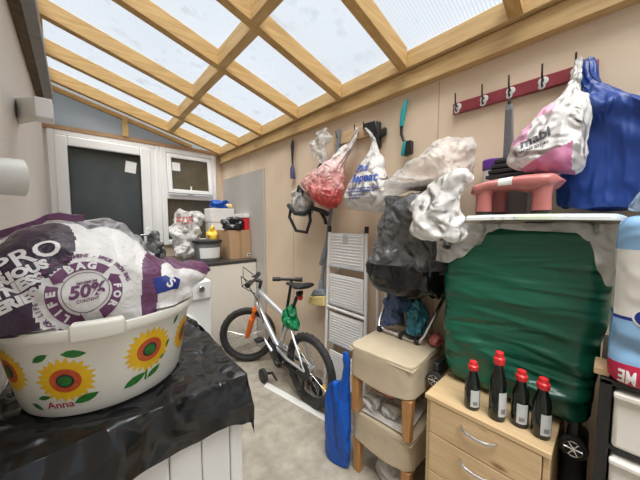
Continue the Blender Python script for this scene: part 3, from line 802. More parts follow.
# ================================================================== BICYCLE
RC, FC = V((1.18, 1.40, .262)), V((1.145, 2.245, .257)); WR = .255
t = thing('bicycle', 'silver childs mountain bicycle with an orange fork parked along the right wall', 'bicycle', (1.175, 1.82, 0))
def wheel(c, d, parent, refl, knob=1):
    """d: rolling direction (unit, horizontal)"""
    d = V(d).normalized(); ax = V((0, 0, 1)).cross(d)
    def P(a, r, w=0.): return c + d*(r*math.cos(a)) + V((0, 0, 1))*(r*math.sin(a)) + ax*w
    N = 96; k = 12
    b = MB(); rings = []
    for i in range(N):
        a = 2*PI*i/N; ring = []
        for j in range(k):
            th = 2*PI*j/k; rr = WR-.027 + .024*math.cos(th); ww = .024*math.sin(th)
            if math.cos(th) > .25 and knob: rr += .0055 if ((i//2 + (j % 2)) % 2 == 0) else -.001
            ring.append(P(a, rr, ww))
        rings.append(ring)
    b.rings(rings, closed=True); ty = b.build('tyre', 'rubber', parent, sharp=30)
    b = MB(); rings = []
    for i in range(64):
        a = 2*PI*i/64; rings.append([P(a, WR-.052, -.012), P(a, WR-.046, -.014), P(a, WR-.046, .014), P(a, WR-.052, .012), P(a, WR-.064, .006), P(a, WR-.064, -.006)])
    b.rings(rings, closed=True); b.build('rim', 'black', parent)
    b = MB()
    for i in range(28):
        a = 2*PI*i/28; s_ = 1 if i % 2 else -1; a2 = a + (.35 if (i//2) % 2 else -.35)
        b.tube([P(a2, .018, .022*s_), P(a, WR-.063, .003*s_)], .0013, 5)
    sp = b.build('spokes', 'chrome', parent)
    b = MB(); b.tube([P(0, 0, -.042), P(0, 0, -.024), P(0, 0, -.0235), P(0, 0, .0235), P(0, 0, .024), P(0, 0, .042)], [.008, .008, .021, .021, .008, .008], 16); b.build('hub', 'alu', parent)
    if refl:
        b = MB(); q = P(-.45, .16, .004); b.tube([q-ax*.004, q+ax*.004], .02, 14); b.build('reflector', 'yellow', parent)
wheel(RC, (0, -1, 0), t, True)
wheel(FC, (-.80, .60, 0), t, False)
HT, HB = V((1.165, 2.055, .725)), V((1.160, 2.113, .565))
BB = V((1.18, 1.785, .275)); ST = V((1.18, 1.635, .57))
b = MB()
b.tube([BB, HB + V((0, -.012, .02))], [.022, .024], 16)
b.tube([ST + V((0, .005, -.02)), HT + V((0, -.010, -.035))], [.018, .020], 16)
b.tube([BB, ST], .0175, 14); b.tube([HB, HT], .023, 16)
b.tube([BB + V((-.052, 0, 0)), BB + V((.052, 0, 0))], .024, 16)
for s_ in (-1, 1):
    b.tube([BB + V((s_*.018, -.02, 0)), V((1.18+s_*.044, 1.60, .268)), RC + V((s_*.047, 0, 0))], [.012, .0105, .009], 10)
    b.tube([ST + V((s_*.015, -.005, -.02)), V((1.18+s_*.040, 1.53, .45)), RC + V((s_*.047, .0, 0))], [.0095, .009, .008], 10)
b.build('frame', 'alu', t)
b = MB()                                     # faded orange stripe panels on the down tube
dd = (HB-BB)
for s_ in (-1, 1): b.tube([BB+dd*.32, BB+dd*.62], .0249, 16)
b.build('down_tube_band', 'orange', t) if False else b.bm.free()
fx = V((.60, .80, 0))
fk = t
b = MB()
st0 = HB - (HT-HB).normalized()*.01
cr = HB - (HT-HB).normalized()*.035
b.tube([cr - fx*.062, cr + fx*.062], .021, 12)
for s_ in (-1, 1):
    b.tube([cr + fx*s_*.058, cr + fx*s_*.058 + (FC-cr)*.45], .0145, 12)
    b.tube([cr + fx*s_*.058 + (FC-cr)*.30, FC + fx*s_*.05 + V((0, 0, .0))], [.025, .022], 14)
b.build('fork', 'orange', t)
b = MB(); b.tube([HT, HT + (HT-HB)*.42], .014, 12); tp = HT + (HT-HB)*.40; b.tube([tp, tp + V((-.04, .03, .015))], .017, 12); b.build('stem', 'black', t)
hc = tp + V((-.04, .03, .018))
b = MB(); hb = V((.64, .77, 0))
b.tube([hc - hb*.29 + V((0, 0, .015)), hc - hb*.14 + V((0, 0, .012)), hc - hb*.07, hc + hb*.07, hc + hb*.10 + V((0, 0, .012)), hc + hb*.145 + V((0, 0, .015))], .0135, 10)
b.build('handlebar', 'black', t)
for s_, e0, e1 in ((-1, .18, .295), (1, .10, .17)):
    b = MB(); b.tube([hc + hb*s_*e0 + V((0, 0, .014)), hc + hb*s_*e1 + V((0, 0, .016))], [.020, .0215], 12); b.build('grip', 'black', t, bevel=.003)
    b = MB(); q = hc + hb*s_*(e0-.01) + V((0, 0, .012)); f_ = V((-.7, .58, -.25))
    b.tube([q, q + f_*.03, q + f_*.055 + hb*s_*.02, q + f_*.06 + hb*s_*.07], [.009, .008, .005, .004], 8); b.build('brake_lever', 'black', t)
b = MB()
b.tube([hc - hb*.15, hc + V((-.10, .06, .03)), hc + V((-.11, .02, -.05)), HT + V((-.03, .02, -.05))], .0042, 6)
b.tube([hc + hb*.08, hc + V((-.05, .12, .10)), hc + V((-.08, .06, .02)), HT + V((-.025, .0, -.10)), BB + dd*.5 + V((-.03, 0, .03))], .0042, 6)
b.build('cables', 'black', t)
SP = ST + (ST-BB).normalized()*.20
b = MB(); b.tube([ST, SP], .0135, 12); b.build('seat_post', 'black', t)
b = MB(); b.tube([ST - V((0, 0, .012)), ST + V((0, -.005, .018))], .021, 14); b.build('seat_clamp', 'alu', t)
b = MB()
def saddle(u, v):
    y = 1.665 - .245*u; w = interp([(0, .018), (.15, .026), (.45, .036), (.75, .075), (.92, .080), (1, .05)], u)
    th = 2*PI*v; zc = .835 + .018*u*u - .006*math.sin(PI*u); hh = interp([(0, .012), (.5, .022), (1, .024)], u)
    k = 1 if 0 < u < 1 else .05
    c, s_ = math.cos(th), math.sin(th)
    return (1.18 + w*c*k, y, zc + hh*(s_ if s_ > 0 else s_*.75)*k)
b.grid(saddle, 26, 24); b.build('saddle', 'matt_black', t, sharp=70)
b = MB(); b.box(1.155, 1.205, 1.500, 1.52, .77, .80); b.tube([SP, SP + V((0, -.03, -.005)), (1.18, 1.48, .80)], .009, 8); rfl = b.build('seat_bracket', 'black', t)
b = MB(); b.tube([(1.18, 1.512, .755), (1.18, 1.496, .755)], .02, 14); b.build('rear_reflector', 'red', t)
b = MB(); b.lathe([(.062, -.004), (.068, 0), (.062, .004)], BB + V((-.058, 0, 0)), 40, axis=0); b.build('chainring', 'black', t)
for s_, an in ((-1, 1.0), (1, PI+1.0)):
    b = MB(); q = BB + V((s_*.068, 0, 0)); e = q + V((s_*.006, math.sin(an)*.13, math.cos(an)*.13)); b.tube([q, e], [.011, .009], 10); b.build('crank', 'alu', t)
for s_, an in ((-1, 1.0), (1, PI+1.0)):
    e = BB + V((s_*.115, math.sin(an)*.13, math.cos(an)*.13)); b = MB(); b.box(e.x-.034, e.x+.034, e.y-.032, e.y+.032, e.z-.011, e.z+.011); b.build('pedal', 'black', t, bevel=.004)
b = MB(); b.lathe([(.052, -.012), (.056, -.008), (.04, 0), (.036, .006)], RC + V((-.036, 0, 0)), 32, axis=0); b.build('sprockets', 'black', t)
b = MB()
for s_ in (1, -1): b.tube([BB + V((-.058, .02, .064*s_)), RC + V((-.040, 0, .052*s_))], .0045, 6)
b.build('chain', 'black', t)
b = MB(); b.box(1.125, 1.142, 1.41, 1.44, .13, .21); b.tube([(1.133, 1.425, .14), (1.135, 1.47, .12)], .02, 12); b.build('gear_hanger', 'black', t, bevel=.004)

# green bag tied to the frame
b = MB(); blob(b, [(.505, 1.172, 1.57, .02, .03), (.53, 1.172, 1.58, .035, .055), (.59, 1.17, 1.615, .04, .06), (.645, 1.172, 1.60, .034, .038), (.67, 1.175, 1.595, .024, .024)], 40, 30, .9)
b.crumple(.018, 22, 4.); tag(b.build('green_bag', 'greenbag', sharp=60), 'bright green plastic bag tied around the seat post of the bicycle', 'bag')

# scooter behind the bicycle
t = thing('kick_scooter', 'black kick scooter standing behind the bicycle, only handle and wheel showing', 'scooter', (1.29, 1.75, 0))
b = MB(); b.tube([(1.295, 1.955, .10), (1.30, 1.775, .80), (1.30, 1.768, .826)], .013, 12); b.build('steering_tube', 'black', t)
b = MB(); b.tube([(1.22, 1.845, .829), (1.345, 1.71, .829)], .0125, 12); b.build('handlebar', 'black', t)
for q0, q1 in (((1.190, 1.881, .829), (1.235, 1.834, .829)), ((1.315, 1.742, .829), (1.356, 1.698, .829))):
    b = MB(); b.tube([q0, q1], .0185, 14); b.build('grip', 'black', t, bevel=.003)
b = MB(); b.box(1.258, 1.332, 1.51, 1.86, .075, .092); b.tube([(1.295, 1.85, .09), (1.295, 1.95, .17)], .018, 12); b.build('deck', 'black', t, bevel=.004)
for y in (1.985, 1.445):
    b = MB(); rings = []
    for i in range(32):
        a = 2*PI*i/32; rings.append([(1.295+w*.015, y+r*math.cos(a), .064+r*math.sin(a)) for w, r in ((-1, .058), (-.6, .064), (.6, .064), (1, .058), (1, .04), (-1, .04))])
    b.rings(rings, closed=True); b.tube([(1.2815, y, .064), (1.3085, y, .064)], .0405, 20, 1); b.build('wheel', ['rubber', 'grey'], t)
b = MB(); b.tube([(1.295, 1.952, .152), (1.272, 1.955, .145), (1.272, 1.985, .064)], .007, 8); b.tube([(1.295, 1.952, .152), (1.318, 1.955, .145), (1.318, 1.985, .064)], .007, 8); b.build('fork', 'black', t)
b = MB(); b.box(1.262, 1.268, 1.435, 1.52, .055, .09); b.box(1.322, 1.328, 1.435, 1.52, .055, .09); b.box(1.262, 1.328, 1.512, 1.52, .055, .09); b.build('rear_bracket', 'black', t)

# small wheel trolley foot beside the bicycle
t = thing('stabiliser_wheel', 'small loose black stabiliser wheel with its bracket on the floor beside the bicycle', 'wheel', (1.09, 1.84, 0))
b = MB(); c = V((1.075, 1.86, .056)); b.lathe([(.045, -.016), (.055, -.012), (.055, .012), (.045, .016)], c, 32, axis=0); b.build('tyre', 'rubber', t)
b = MB(); b.lathe([(.038, -.018), (.02, -.02), (.02, .02), (.038, .018)], c, 24, axis=0); b.build('hub', 'black', t)
b = MB(); b.tube([c + V((.018, 0, 0)), c + V((.03, -.01, .01)), c + V((.03, -.09, .05)), c + V((.025, -.16, .02))], [.009, .011, .011, .009], 8); b.build('bracket', 'black', t)
# thin pale board on the floor
b = MB(); b.hexa([(x, y, z) for (x, y) in ((1.045, 1.80), (1.095, 1.83), (1.15, 1.19), (1.20, 1.19)) for z in (.0005, .006)])
for f in list(b.bm.faces): pass
tag(b.build('floor_strip', 'offwhite', bevel=.001), 'thin pale plastic strip lying on the floor under the rear wheel of the bicycle', 'strip')

# ================================================================== STEPLADDER
t = thing('step_ladder', 'folded white step ladder with ridged treads standing against the right wall', 'ladder', (1.33, 1.15, 0))
LX = 1.30; yl, yr = 1.335, 1.005
def rail(y0, y1, x0, x1, r=.0115, z1=1.235): 
    b = MB(); b.tube([(x0, y0, .012), (x1, y1, z1)], r, 12); return b
for y0, y1 in ((yl+.03, yl-.012), (yr-.01, yr+.0)):
    rb = rail(y0, y1, LX-.012, LX+.0).build('front_rail', 'ladder', t)
    b = MB(); b.tube([(LX, y1, 1.232), (LX+.0005, y1-.0, 1.272)], .0135, 12); b.build('end_cap', 'black', rb)
    b = MB(); b.tube([(LX-.012, y0, .001), (LX-.012, y0, .035)], .0145, 12); b.build('foot', 'black', rb)
for y0, y1 in ((yl+.005, yl-.05), (yr-.065, yr-.045)):
    rb = rail(y0, y1, LX+.045, LX+.05, .010, 1.30 if y0 < 1.2 else 1.22).build('rear_rail', 'ladder', t)
    b = MB(); b.tube([(LX+.045, y0, .001), (LX+.045, y0, .03)], .013, 12); b.build('foot', 'black', rb)
for z0, z1 in ((1.01, 1.225), (.745, .945), (.475, .675), (.20, .40)):
    b = MB(); y0, y1 = 1.02, 1.315
    b.box(LX-.010, LX+.004, y0, y1, z0, z1)
    n_ = 10
    for i in range(n_):
        z = z0+.018+(z1-z0-.036)*i/(n_-1)
        b.box(LX-.0135, LX-.0098, y0+.016, y1-.016, z-.003, z+.003)
    tr = b.build('tread', 'ladder', t, bevel=.0012)
    b = MB(); b.box(LX-.0165, LX+.006, y0-.006, y1+.006, z0-.014, z0-.0005); b.build('tread_edge', 'alu', tr, bevel=.002)
b = MB(); b.tube([(LX-.006, yl+.012, .71), (LX-.006, yr-.006, .705)], .012, 12); b.build('cross_bar', 'ladder', t)
b = MB(); b.box(LX-.018, LX-.0105, 1.145, 1.185, 1.165, 1.215); b.box(LX-.022, LX-.018, 1.15, 1.18, 1.20, 1.23); b.build('catch', 'alu', t, bevel=.003)

# ================================================================== TOOLS AND BAGS ON THE WALL
t = thing('broom', 'blue grey long handled broom with pale yellow bristles hanging left of the ladder', 'broom', (1.33, 1.42, .70))
b = MB(); b.tube([(1.345, 1.275, 1.92), (1.335, 1.35, 1.36), (1.325, 1.435, .83)], [.014, .013, .014], 12); b.build('handle', 'steel_grey', t)
b = MB(); b.tube([(1.330, 1.365, 1.20), (1.318, 1.40, 1.05), (1.312, 1.43, .99)], [.014, .02, .013], 10); b.build('clamp_lever', 'steel_grey', t)
b = MB(); b.hexa([(x, y, z) for x in (1.285, 1.355) for (y, z) in ((1.365, .775), (1.39, .815), (1.52, .745), (1.48, .80))]); b.tube([(1.325, 1.437, .79), (1.325, 1.432, .87)], [.024, .018], 12); b.build('head', 'steel_grey', t, bevel=.006)
b = MB(); b.hexa([(x, y, z) for x in (1.275, 1.362) for (y, z) in ((1.355, .705), (1.362, .773), (1.535, .68), (1.522, .742))]); b.build('bristles', 'bristle', t, bevel=.004)

b = MB(); b.box(1.353, 1.3765, 1.03, 1.34, 1.825, 1.895)
t = thing('hook_board', 'small pale wooden board with hooks behind the pink and white carrier bags', 'hook board', (1.365, 1.19, 1.825))
b.build('board', 'hookwood', t, bevel=.003)
def hook(y, z, t, x=1.352, mt='black'):
    b = MB(); b.tube([(x, y, z-.018), (x-.004, y, z-.012), (x-.012, y, z-.015), (x-.028, y, z-.012), (x-.036, y, z+.006), (x-.038, y, z+.03)], .0035, 8); b.build('hook', mt, t)
for y in (1.12, .99+.06, 1.28): hook(y, 1.875, t)

# thin hanging brush
t = thing('cleaning_brush', 'thin dark brush with a violet tuft hanging left of the pink bag', 'brush', (1.355, 1.815, 1.65))
b = MB(); b.tube([(1.356, 1.816, 1.97), (1.352, 1.818, 1.93), (1.352, 1.815, 1.77)], [.008, .014, .006], 10); b.build('handle', 'black', t)
b = MB(); b.tube([(1.352, 1.815, 1.775), (1.35, 1.813, 1.74), (1.35, 1.81, 1.66)], [.008, .018, .024], 12); b.crumple(.004, 40, 2.); b.build('tuft', 'violet', t)
b = MB(); b.tube([(1.352, 1.816, 1.985), (1.376, 1.816, 1.985)], .003, 6); b.build('nail', 'chrome', t)

# clear bag
b = MB(); blob(b, [(1.72, 1.275, 1.375, .015, .02), (1.76, 1.27, 1.38, .04, .055), (1.84, 1.27, 1.385, .042, .065), (1.90, 1.275, 1.385, .032, .05), (1.93, 1.28, 1.385, .02, .03)], 40, 30, .9)
b.crumple(.03, 18, 3., clamp=wallclamp(1.372)); b.crumple(.012, 36, 4., clamp=wallclamp(1.372)); tag(b.build('clear_bag', 'clearfilm', sharp=60), 'small crumpled clear bag hanging above the backpack', 'bag')

# backpack
t = thing('backpack', 'grey and white patterned small backpack with black straps hanging under the pink bag', 'backpack', (1.28, 1.58, 1.25))
b = MB(); blob(b, [(1.345, 1.275, 1.565, .03, .07), (1.37, 1.265, 1.575, .055, .10), (1.44, 1.26, 1.58, .06, .105), (1.51, 1.265, 1.595, .05, .09), (1.545, 1.28, 1.60, .03, .05)], 44, 32, .8)
b.crumple(.012, 16, 3.); b.build('pack_body', 'palegrey', t, sharp=60)
b = MB()
b.tube([(1.24, 1.69, 1.40), (1.225, 1.69, 1.34), (1.235, 1.62, 1.235), (1.24, 1.50, 1.225), (1.245, 1.465, 1.31), (1.25, 1.48, 1.38)], .012, 8)
b.build('lower_strap', 'matt_black', t)
b = MB(); b.tube([(1.225, 1.70, 1.43), (1.215, 1.60, 1.365), (1.222, 1.50, 1.36), (1.24, 1.44, 1.40), (1.255, 1.34, 1.37), (1.275, 1.31, 1.35)], .017, 8); b.build('band', 'matt_black', t)
b = MB(); b.tube([(1.31, 1.56, 1.575), (1.325, 1.50, 1.66), (1.33, 1.42, 1.735), (1.33, 1.37, 1.70), (1.325, 1.39, 1.62)], .013, 8); b.build('shoulder_strap', 'matt_black', t)
b = MB(); b.tube([(1.30, 1.42, 1.38), (1.300, 1.37, 1.32), (1.30, 1.36, 1.285)], .012, 8); b.build('loose_strap', 'matt_black', t)
b = MB(); b.tube([(1.235, 1.60, 1.52), (1.225, 1.57, 1.56), (1.23, 1.53, 1.52), (1.222, 1.52, 1.48)], .011, 8); b.build('zip_band', 'matt_black', t)

# pink net bag
t = thing('pink_carrier_bag', 'pinkish red and white carrier bag hanging slanted from the wall hook', 'bag', (1.24, 1.25, 1.39))
b = MB()
rows = [(1.385, 1.235, 1.235, .02, .04), (1.41, 1.225, 1.245, .055, .075), (1.48, 1.215, 1.275, .08, .125), (1.56, 1.225, 1.335, .08, .185), (1.63, 1.240, 1.325, .07, .165), (1.70, 1.275, 1.24, .045, .095), (1.78, 1.305, 1.155, .022, .045), (1.85, 1.325, 1.115, .010, .018), (1.89, 1.33, 1.108, .008, .010)]
blob(b, rows, 80, 60, .95, 9, lambda q: .03 + .10*max(0, q-.35))
b.crumple(.014, 12, 5., clamp=wallclamp(1.348), az=.5); b.crumple(.006, 34, 7., clamp=wallclamp(1.348))
b.build('bag_body', ['pinknet'], t, sharp=60)

# white printed bag
t = thing('white_carrier_bag', 'white carrier bag with blue lettering hanging beside the pink bag', 'bag', (1.25, .95, 1.37))
b = MB()
rows = [(1.365, 1.25, .95, .02, .10), (1.385, 1.245, .955, .055, .145), (1.45, 1.235, .96, .07, .148), (1.54, 1.24, .955, .06, .125), (1.62, 1.26, .95, .045, .085), (1.69, 1.29, .955, .026, .045), (1.75, 1.31, .965, .014, .02), (1.80, 1.32, .985, .010, .012), (1.87, 1.325, 1.045, .007, .008)]
blob(b, rows, 80, 56, .9, 8, lambda q: .015 + .13*max(0, q-.45))
b.crumple(.010, 14, 8., clamp=wallclamp(1.348), az=.4); b.crumple(.005, 26, 2., clamp=wallclamp(1.348), az=.6)
bv = b.bvh()
def rtext(s, size, y, z, mi, rot=0., bold=.001, x=1.0, sh=0., sp=1.):
    v_, f_ = text_mesh(s, size, .01, bold, sp, sh); b.flat(v_, f_, projector(bv, (x, y, z), (0, -1, 0), (0, 0, 1), (1, 0, 0), .002, rot), mi)
rtext('Plus', .062, .975, 1.605, 1, -.03, .0016); rtext('Repeat', .066, .955, 1.545, 1, -.03, .0022)
for z_, w_, y_ in ((1.487, .105, .95), (1.470, .095, .955), (1.452, .06, .985), (1.435, .045, 1.0)):
    n_ = 9
    for i_ in range(n_):
        q = -w_ + (i_+.5)*2*w_/n_; h_ = .0035; ww = w_/n_*(.75 + .2*math.sin(i_*2.3))
        v_, f_ = poly_mesh([(q-ww, -h_), (q+ww, -h_), (q+ww, h_), (q-ww, h_)], .012); b.flat(v_, f_, projector(bv, (1.0, y_, z_), (0, -1, 0), (0, 0, 1), (1, 0, 0), .002, -.02), 1)
b.build('bag_body', ['whitefilm', 'inkblue'], t, sharp=60)

# black L shaped handle and green dish brush
t = thing('tool_handle', 'black L shaped plastic tool handle on the wall above the white lettered bag', 'tool', (1.345, .98, 1.74))
b = MB(); b.hexa([(x, y, z) for x in (1.335, 1.3768) for (y, z) in ((1.075, 1.868), (1.07, 1.905), (.955, 1.815), (.975, 1.90))])
b.build('top_bar', 'black', t, bevel=.008)
b = MB(); b.hexa([(x, y, z) for x in (1.338, 1.370) for (y, z) in ((1.00, 1.74), (1.005, 1.895), (.955, 1.735), (.955, 1.89))]); b.hexa([(x, y, z) for x in (1.339, 1.369) for (y, z) in ((.96, 1.79), (.956, 1.83), (.915, 1.805), (.915, 1.85))]); b.build('grip', 'black', t, bevel=.008)
t = thing('dish_brush', 'teal and black long handled dish brush hanging right of the white lettered bag', 'brush', (1.35, .795, 1.65))
b = MB(); b.tube([(1.352, .79, 1.955), (1.345, .80, 1.90), (1.342, .808, 1.82)], [.010, .014, .011], 12); b.build('teal_grip', 'teal', t)
b = MB(); b.tube([(1.342, .808, 1.825), (1.345, .81, 1.78), (1.345, .795, 1.745), (1.345, .785, 1.73)], [.009, .008, .008, .010], 12); b.build('neck', 'black', t)
b = MB(); b.hexa([(x, y, z) for x in (1.335, 1.36) for (y, z) in ((.810, 1.665), (.795, 1.745), (.785, 1.655), (.775, 1.735))]); b.build('head', 'teal', t, bevel=.008)
b = MB(); b.hexa([(x, y, z) for x in (1.332, 1.362) for (y, z) in ((.783, 1.66), (.775, 1.735), (.745, 1.665), (.745, 1.73))]); b.crumple(.003, 60, 2.); b.build('bristles', 'black', t, bevel=.004)
b = MB(); b.tube([(1.350, .79, 1.965), (1.3765, .79, 1.972)], .003, 6); b.build('nail', 'chrome', t)

# maroon coat rail
t = thing('coat_rail', 'maroon painted wooden coat rail with metal hooks high on the right wall', 'coat rail', (1.366, .30, 1.812))
b = MB(); b.box(1.356, 1.3765, .062, .545, 1.812, 1.862); b.crumple(.0, 1); b.build('rail_board', 'maroon', t, bevel=.003)
for i, y in enumerate((.522, .412, .315, .210, .118)):
    b = MB()
    b.lathe([(.004, -.0045), (.015, -.003), (.017, 0)], (1.3555, y, 1.84), 10, axis=0)
    b.lathe([(.003, -.0045), (.010, -.003), (.012, 0)], (1.3555, y+.004, 1.822), 10, axis=0, mi=0)
    b.tube([(1.354, y, 1.842), (1.335, y, 1.842), (1.325, y, 1.855), (1.322, y, 1.892)], [.004, .004, .0035, .003], 8, 1)
    b.tube([(1.354, y, 1.825), (1.338, y, 1.815), (1.330, y, 1.822), (1.328, y, 1.835)], .003, 8, 1)
    b.build('hook', ['offwhite', 'black'], t)

# ================================================================== STOOLS
def make_stool():
    t = thing('padded_stool', '', 'stool', (0, 0, 0))
    b = MB(); b.box(-.165, .165, -.165, .165, .185, .343)
    bmesh.ops.subdivide_edges(b.bm, edges=b.bm.edges, cuts=9, use_grid_fill=True)
    for v in b.bm.verts:
        k = (.165-abs(v.co.x))*(.165-abs(v.co.y))/.165**2
        if v.co.z > .34: v.co.z += .010*min(k*3, 1) - .0
        if v.co.z < .19: v.co.z += .010*math.sin(v.co.y*17+v.co.x*9)*1.0
        q = .006*nz(v.co, 9, 2.); v.co.x += q; v.co.y += q
        for ax in (0, 1):
            o = 1-ax
            if abs(v.co[ax]) > .155 and abs(v.co[o]) > .155: v.co[ax] *= .965; v.co[o] *= .965
    b.build('cushion', 'suede', t, bevel=.010, seg=3, sharp=75)
    b = MB(); rings = []
    b.tube([(.163*sx, .163*sy, .325) for sx, sy in ((-1, -1), (1, -1), (1, 1), (-1, 1))], .0045, 6, closed=True); b.build('piping', 'suede', t)
    for sx in (-1, 1):
        for sy in (-1, 1):
            b = MB(); w0, w1 = .022, .017
            b.hexa([(sx*(.135-.00*(1-q)) + dx*(w1 if q == 0 else w0), sy*.135 + dy*(w1 if q == 0 else w0), .188*q) for dx in (-1, 1) for dy in (-1, 1) for q in (0, 1)])
            b.build('leg', 'leg', t, bevel=.003)
    return t
st = make_stool()
st['label'] = 'beige padded stool with wooden legs standing on the floor, lower of the stacked pair'; st['group'] = 'stacked padded stools'
st.location = (1.185, .715, 0); st.rotation_euler.z = .05
st2 = copy_tree(st); st2.location = (1.150, .700, .3555); st2.rotation_euler.z = .06
st2['label'] = 'beige padded stool stacked on top of another stool, carrying the grey black bag'

# things between and under the stools
def roll(name, label, c0, c1, r, mt, seed):
    b = MB(); c0, c1 = V(c0), V(c1); n = 26; ax = (c1-c0); L_ = ax.length; ax.normalize(); up = V((0, 0, 1)); w = ax.cross(up)
    rings = []
    for i in range(n+1):
        q = i/n; rr = r*(1-.12*(abs(q-.5)*2)**6)
        rings.append([c0+ax*L_*q + (math.cos(2*PI*k/36)*w*1.15 + math.sin(2*PI*k/36)*up)*rr*(1+.05*math.sin(6*PI*k/36)) for k in range(36)])
    rings.insert(0, [c0 + (p-c0)*.55 for p in rings[0]]); rings.insert(0, [c0+ax*.015 + (p-c0)*.8 for p in rings[0]])
    b.rings(rings); b.crumple(.007, 18, seed)
    lo = min(v.co.z for v in b.bm.verts)
    for v in b.bm.verts: v.co.z = max(v.co.z, .3555)
    return tag(b.build(name, mt, sharp=60), label, 'bag')
b = MB(); 
for i in range(4): b.box(1.03+.004*i, 1.30, .60-.008*i, .815-.006*i, .3553+.006*i, .3609+.006*i, rot=Matrix.Rotation(.06+.02*i, 3, 'Z'))
tag(b.build('newspapers', 'papers', bevel=.001), 'thin stack of old newspapers lying on the lower stool', 'newspapers')
b = MB()
roll('rolled_bag', 'rolled clear plastic packet between the stools, the left one of two', (1.02, .757, .423), (1.28, .765, .423), .036, 'whitefilm', 2.)
roll('rolled_bag', 'rolled clear plastic packet between the stools, the right one behind the front leg', (1.035, .655, .420), (1.29, .665, .420), .036, 'whitefilm', 5.)
b = MB(); blob(b, [(.470, 1.17, .73, .10, .08), (.478, 1.16, .73, .12, .095), (.495, 1.17, .73, .11, .085), (.503, 1.17, .73, .05, .04)], 40, 20, .8); b.crumple(.008, 16, 3.)
for f in b.bm.faces:
    if ridge(f.calc_center_median(), 16, 9.) > .25: f.material_index = 1
tag(b.build('printed_packet', ['whitefilm', 'redprint'], sharp=60), 'flat white packet with red print lying over the two rolled packets', 'packet')
lump('white_bag', 'crumpled white bag on the floor underneath the lower stool', 'bag', (1.14, .68, 0), (.075, .085, .155), 'whitefilm', 3., .012, 14)

# blue carrier bag
b = MB()
rows = [(0.001, 1.0, .957, .025, .068), (.03, 1.0, .957, .034, .084), (.20, 1.0, .955, .036, .086), (.36, 1.0, .950, .032, .078), (.43, 1.0, .935, .026, .060), (.47, 1.0, .905, .020, .032), (.54, .998, .890, .016, .022), (.60, .995, .888, .016, .024), (.635, .995, .890, .008, .012)]
blob(b, rows, 64, 60, .75, 7, lambda q: .02+.08*max(0, q-.5)); b.crumple(.007, 14, 3., az=.3); b.crumple(.003, 28, 5.)
for v in b.bm.verts: v.co.z = max(v.co.z, .0005); v.co.x = min(v.co.x, 1.036)
tag(b.build('blue_carrier_bag', 'blue', sharp=60), 'bright blue carrier bag standing on the floor beside the stacked stools', 'bag')

# trolley rack on the top stool with bags in it
SZ = .7065
t = thing('wire_rack', 'silver tube rack frame lying on the top padded stool under the black bag', 'rack', (1.22, .70, SZ))
b = MB()
pts = [(1.345, .87, .95), (1.29, .862, .83), (1.235, .855, .755), (1.21, .84, .728), (1.20, .80, .722), (1.195, .64, .720), (1.20, .60, .724), (1.215, .585, .75), (1.28, .56, .86), (1.345, .55, .93)]
b.tube(pts, .0095, 10); b.build('frame_tube', 'chrome', t)
b = MB(); b.tube([(1.33, .84, .722), (1.33, .58, .722)], .008, 10); b.tube([(1.20, .72, .72), (1.33, .72, .722)], .006, 8); b.build('cross_tube', 'chrome', t)
for y in (.83, .70, .615):
    b = MB(); b.box(1.186, 1.208, y-.012, y+.012, SZ+.001, .735); b.build('clip', 'black', t, bevel=.003)
cl_ = lambda c: (setattr(c, 'x', min(c.x, 1.37)))
lump('blue_grey_bag', 'crumpled bluish grey bag in the rack, left of the teal bag', 'bag', (1.275, .785, .735), (.058, .062, .205), 'bluegreybag', 3., .018, 14, clampf=wallclamp(1.372, 1.212))
lump('teal_bag', 'crumpled teal and white bag in the front right of the rack', 'bag', (1.272, .660, .732), (.055, .052, .185), 'tealbag', 5., .018, 15, clampf=wallclamp(1.372, 1.208))
lump('red_wrapper', 'small red plastic wrapper at the right end of the rack', 'wrapper', (1.28, .555, SZ+.001), (.05, .035, .05), 'redprint', 6., .012, 24)

# big grey black bin liner bundle
b = MB()
rows = [(.945, 1.25, .655, .07, .13), (.962, 1.235, .662, .125, .172), (1.02, 1.225, .67, .138, .188), (1.20, 1.225, .668, .135, .180), (1.33, 1.225, .658, .132, .165), (1.41, 1.225, .645, .125, .155), (1.435, 1.23, .645, .10, .13), (1.445, 1.235, .645, .06, .10)]
blob(b, rows, 100, 80, .55, 0)
def drape(c): 
    if c.x > 1.371: c.x = 1.371
b.crumple(.026, 7, 3., clamp=drape); b.crumple(.014, 15, 5., clamp=drape); b.crumple(.006, 32, 6., clamp=drape)
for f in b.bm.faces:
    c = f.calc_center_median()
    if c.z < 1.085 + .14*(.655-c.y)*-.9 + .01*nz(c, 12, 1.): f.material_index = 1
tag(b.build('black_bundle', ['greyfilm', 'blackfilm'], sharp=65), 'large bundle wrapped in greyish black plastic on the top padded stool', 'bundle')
# a dark fold on the left of it
# clear bag with peach clothes on top
b = MB()
rows = [(1.448, 1.24, .60, .07, .12), (1.48, 1.22, .59, .095, .15), (1.53, 1.225, .57, .085, .125), (1.58, 1.23, .54, .07, .095), (1.62, 1.24, .51, .05, .06), (1.64, 1.25, .50, .02, .03)]
blob(b, rows, 60, 40, .9); b.crumple(.018, 12, 7., clamp=wallclamp(1.360))
tag(b.build('peach_clothes', 'peach', sharp=70), 'peach and cream clothing bundled inside a clear bag on the black bundle', 'clothing')
b = MB()
rows = [(1.4465, 1.23, .615, .09, .15), (1.47, 1.205, .605, .135, .185), (1.52, 1.21, .585, .13, .165), (1.575, 1.215, .55, .115, .135), (1.63, 1.23, .515, .09, .095), (1.665, 1.25, .495, .05, .05), (1.68, 1.26, .49, .015, .02)]
blob(b, rows, 90, 60, .9); b.crumple(.026, 9, 2., clamp=wallclamp(1.373)); b.crumple(.008, 20, 4., clamp=wallclamp(1.373))
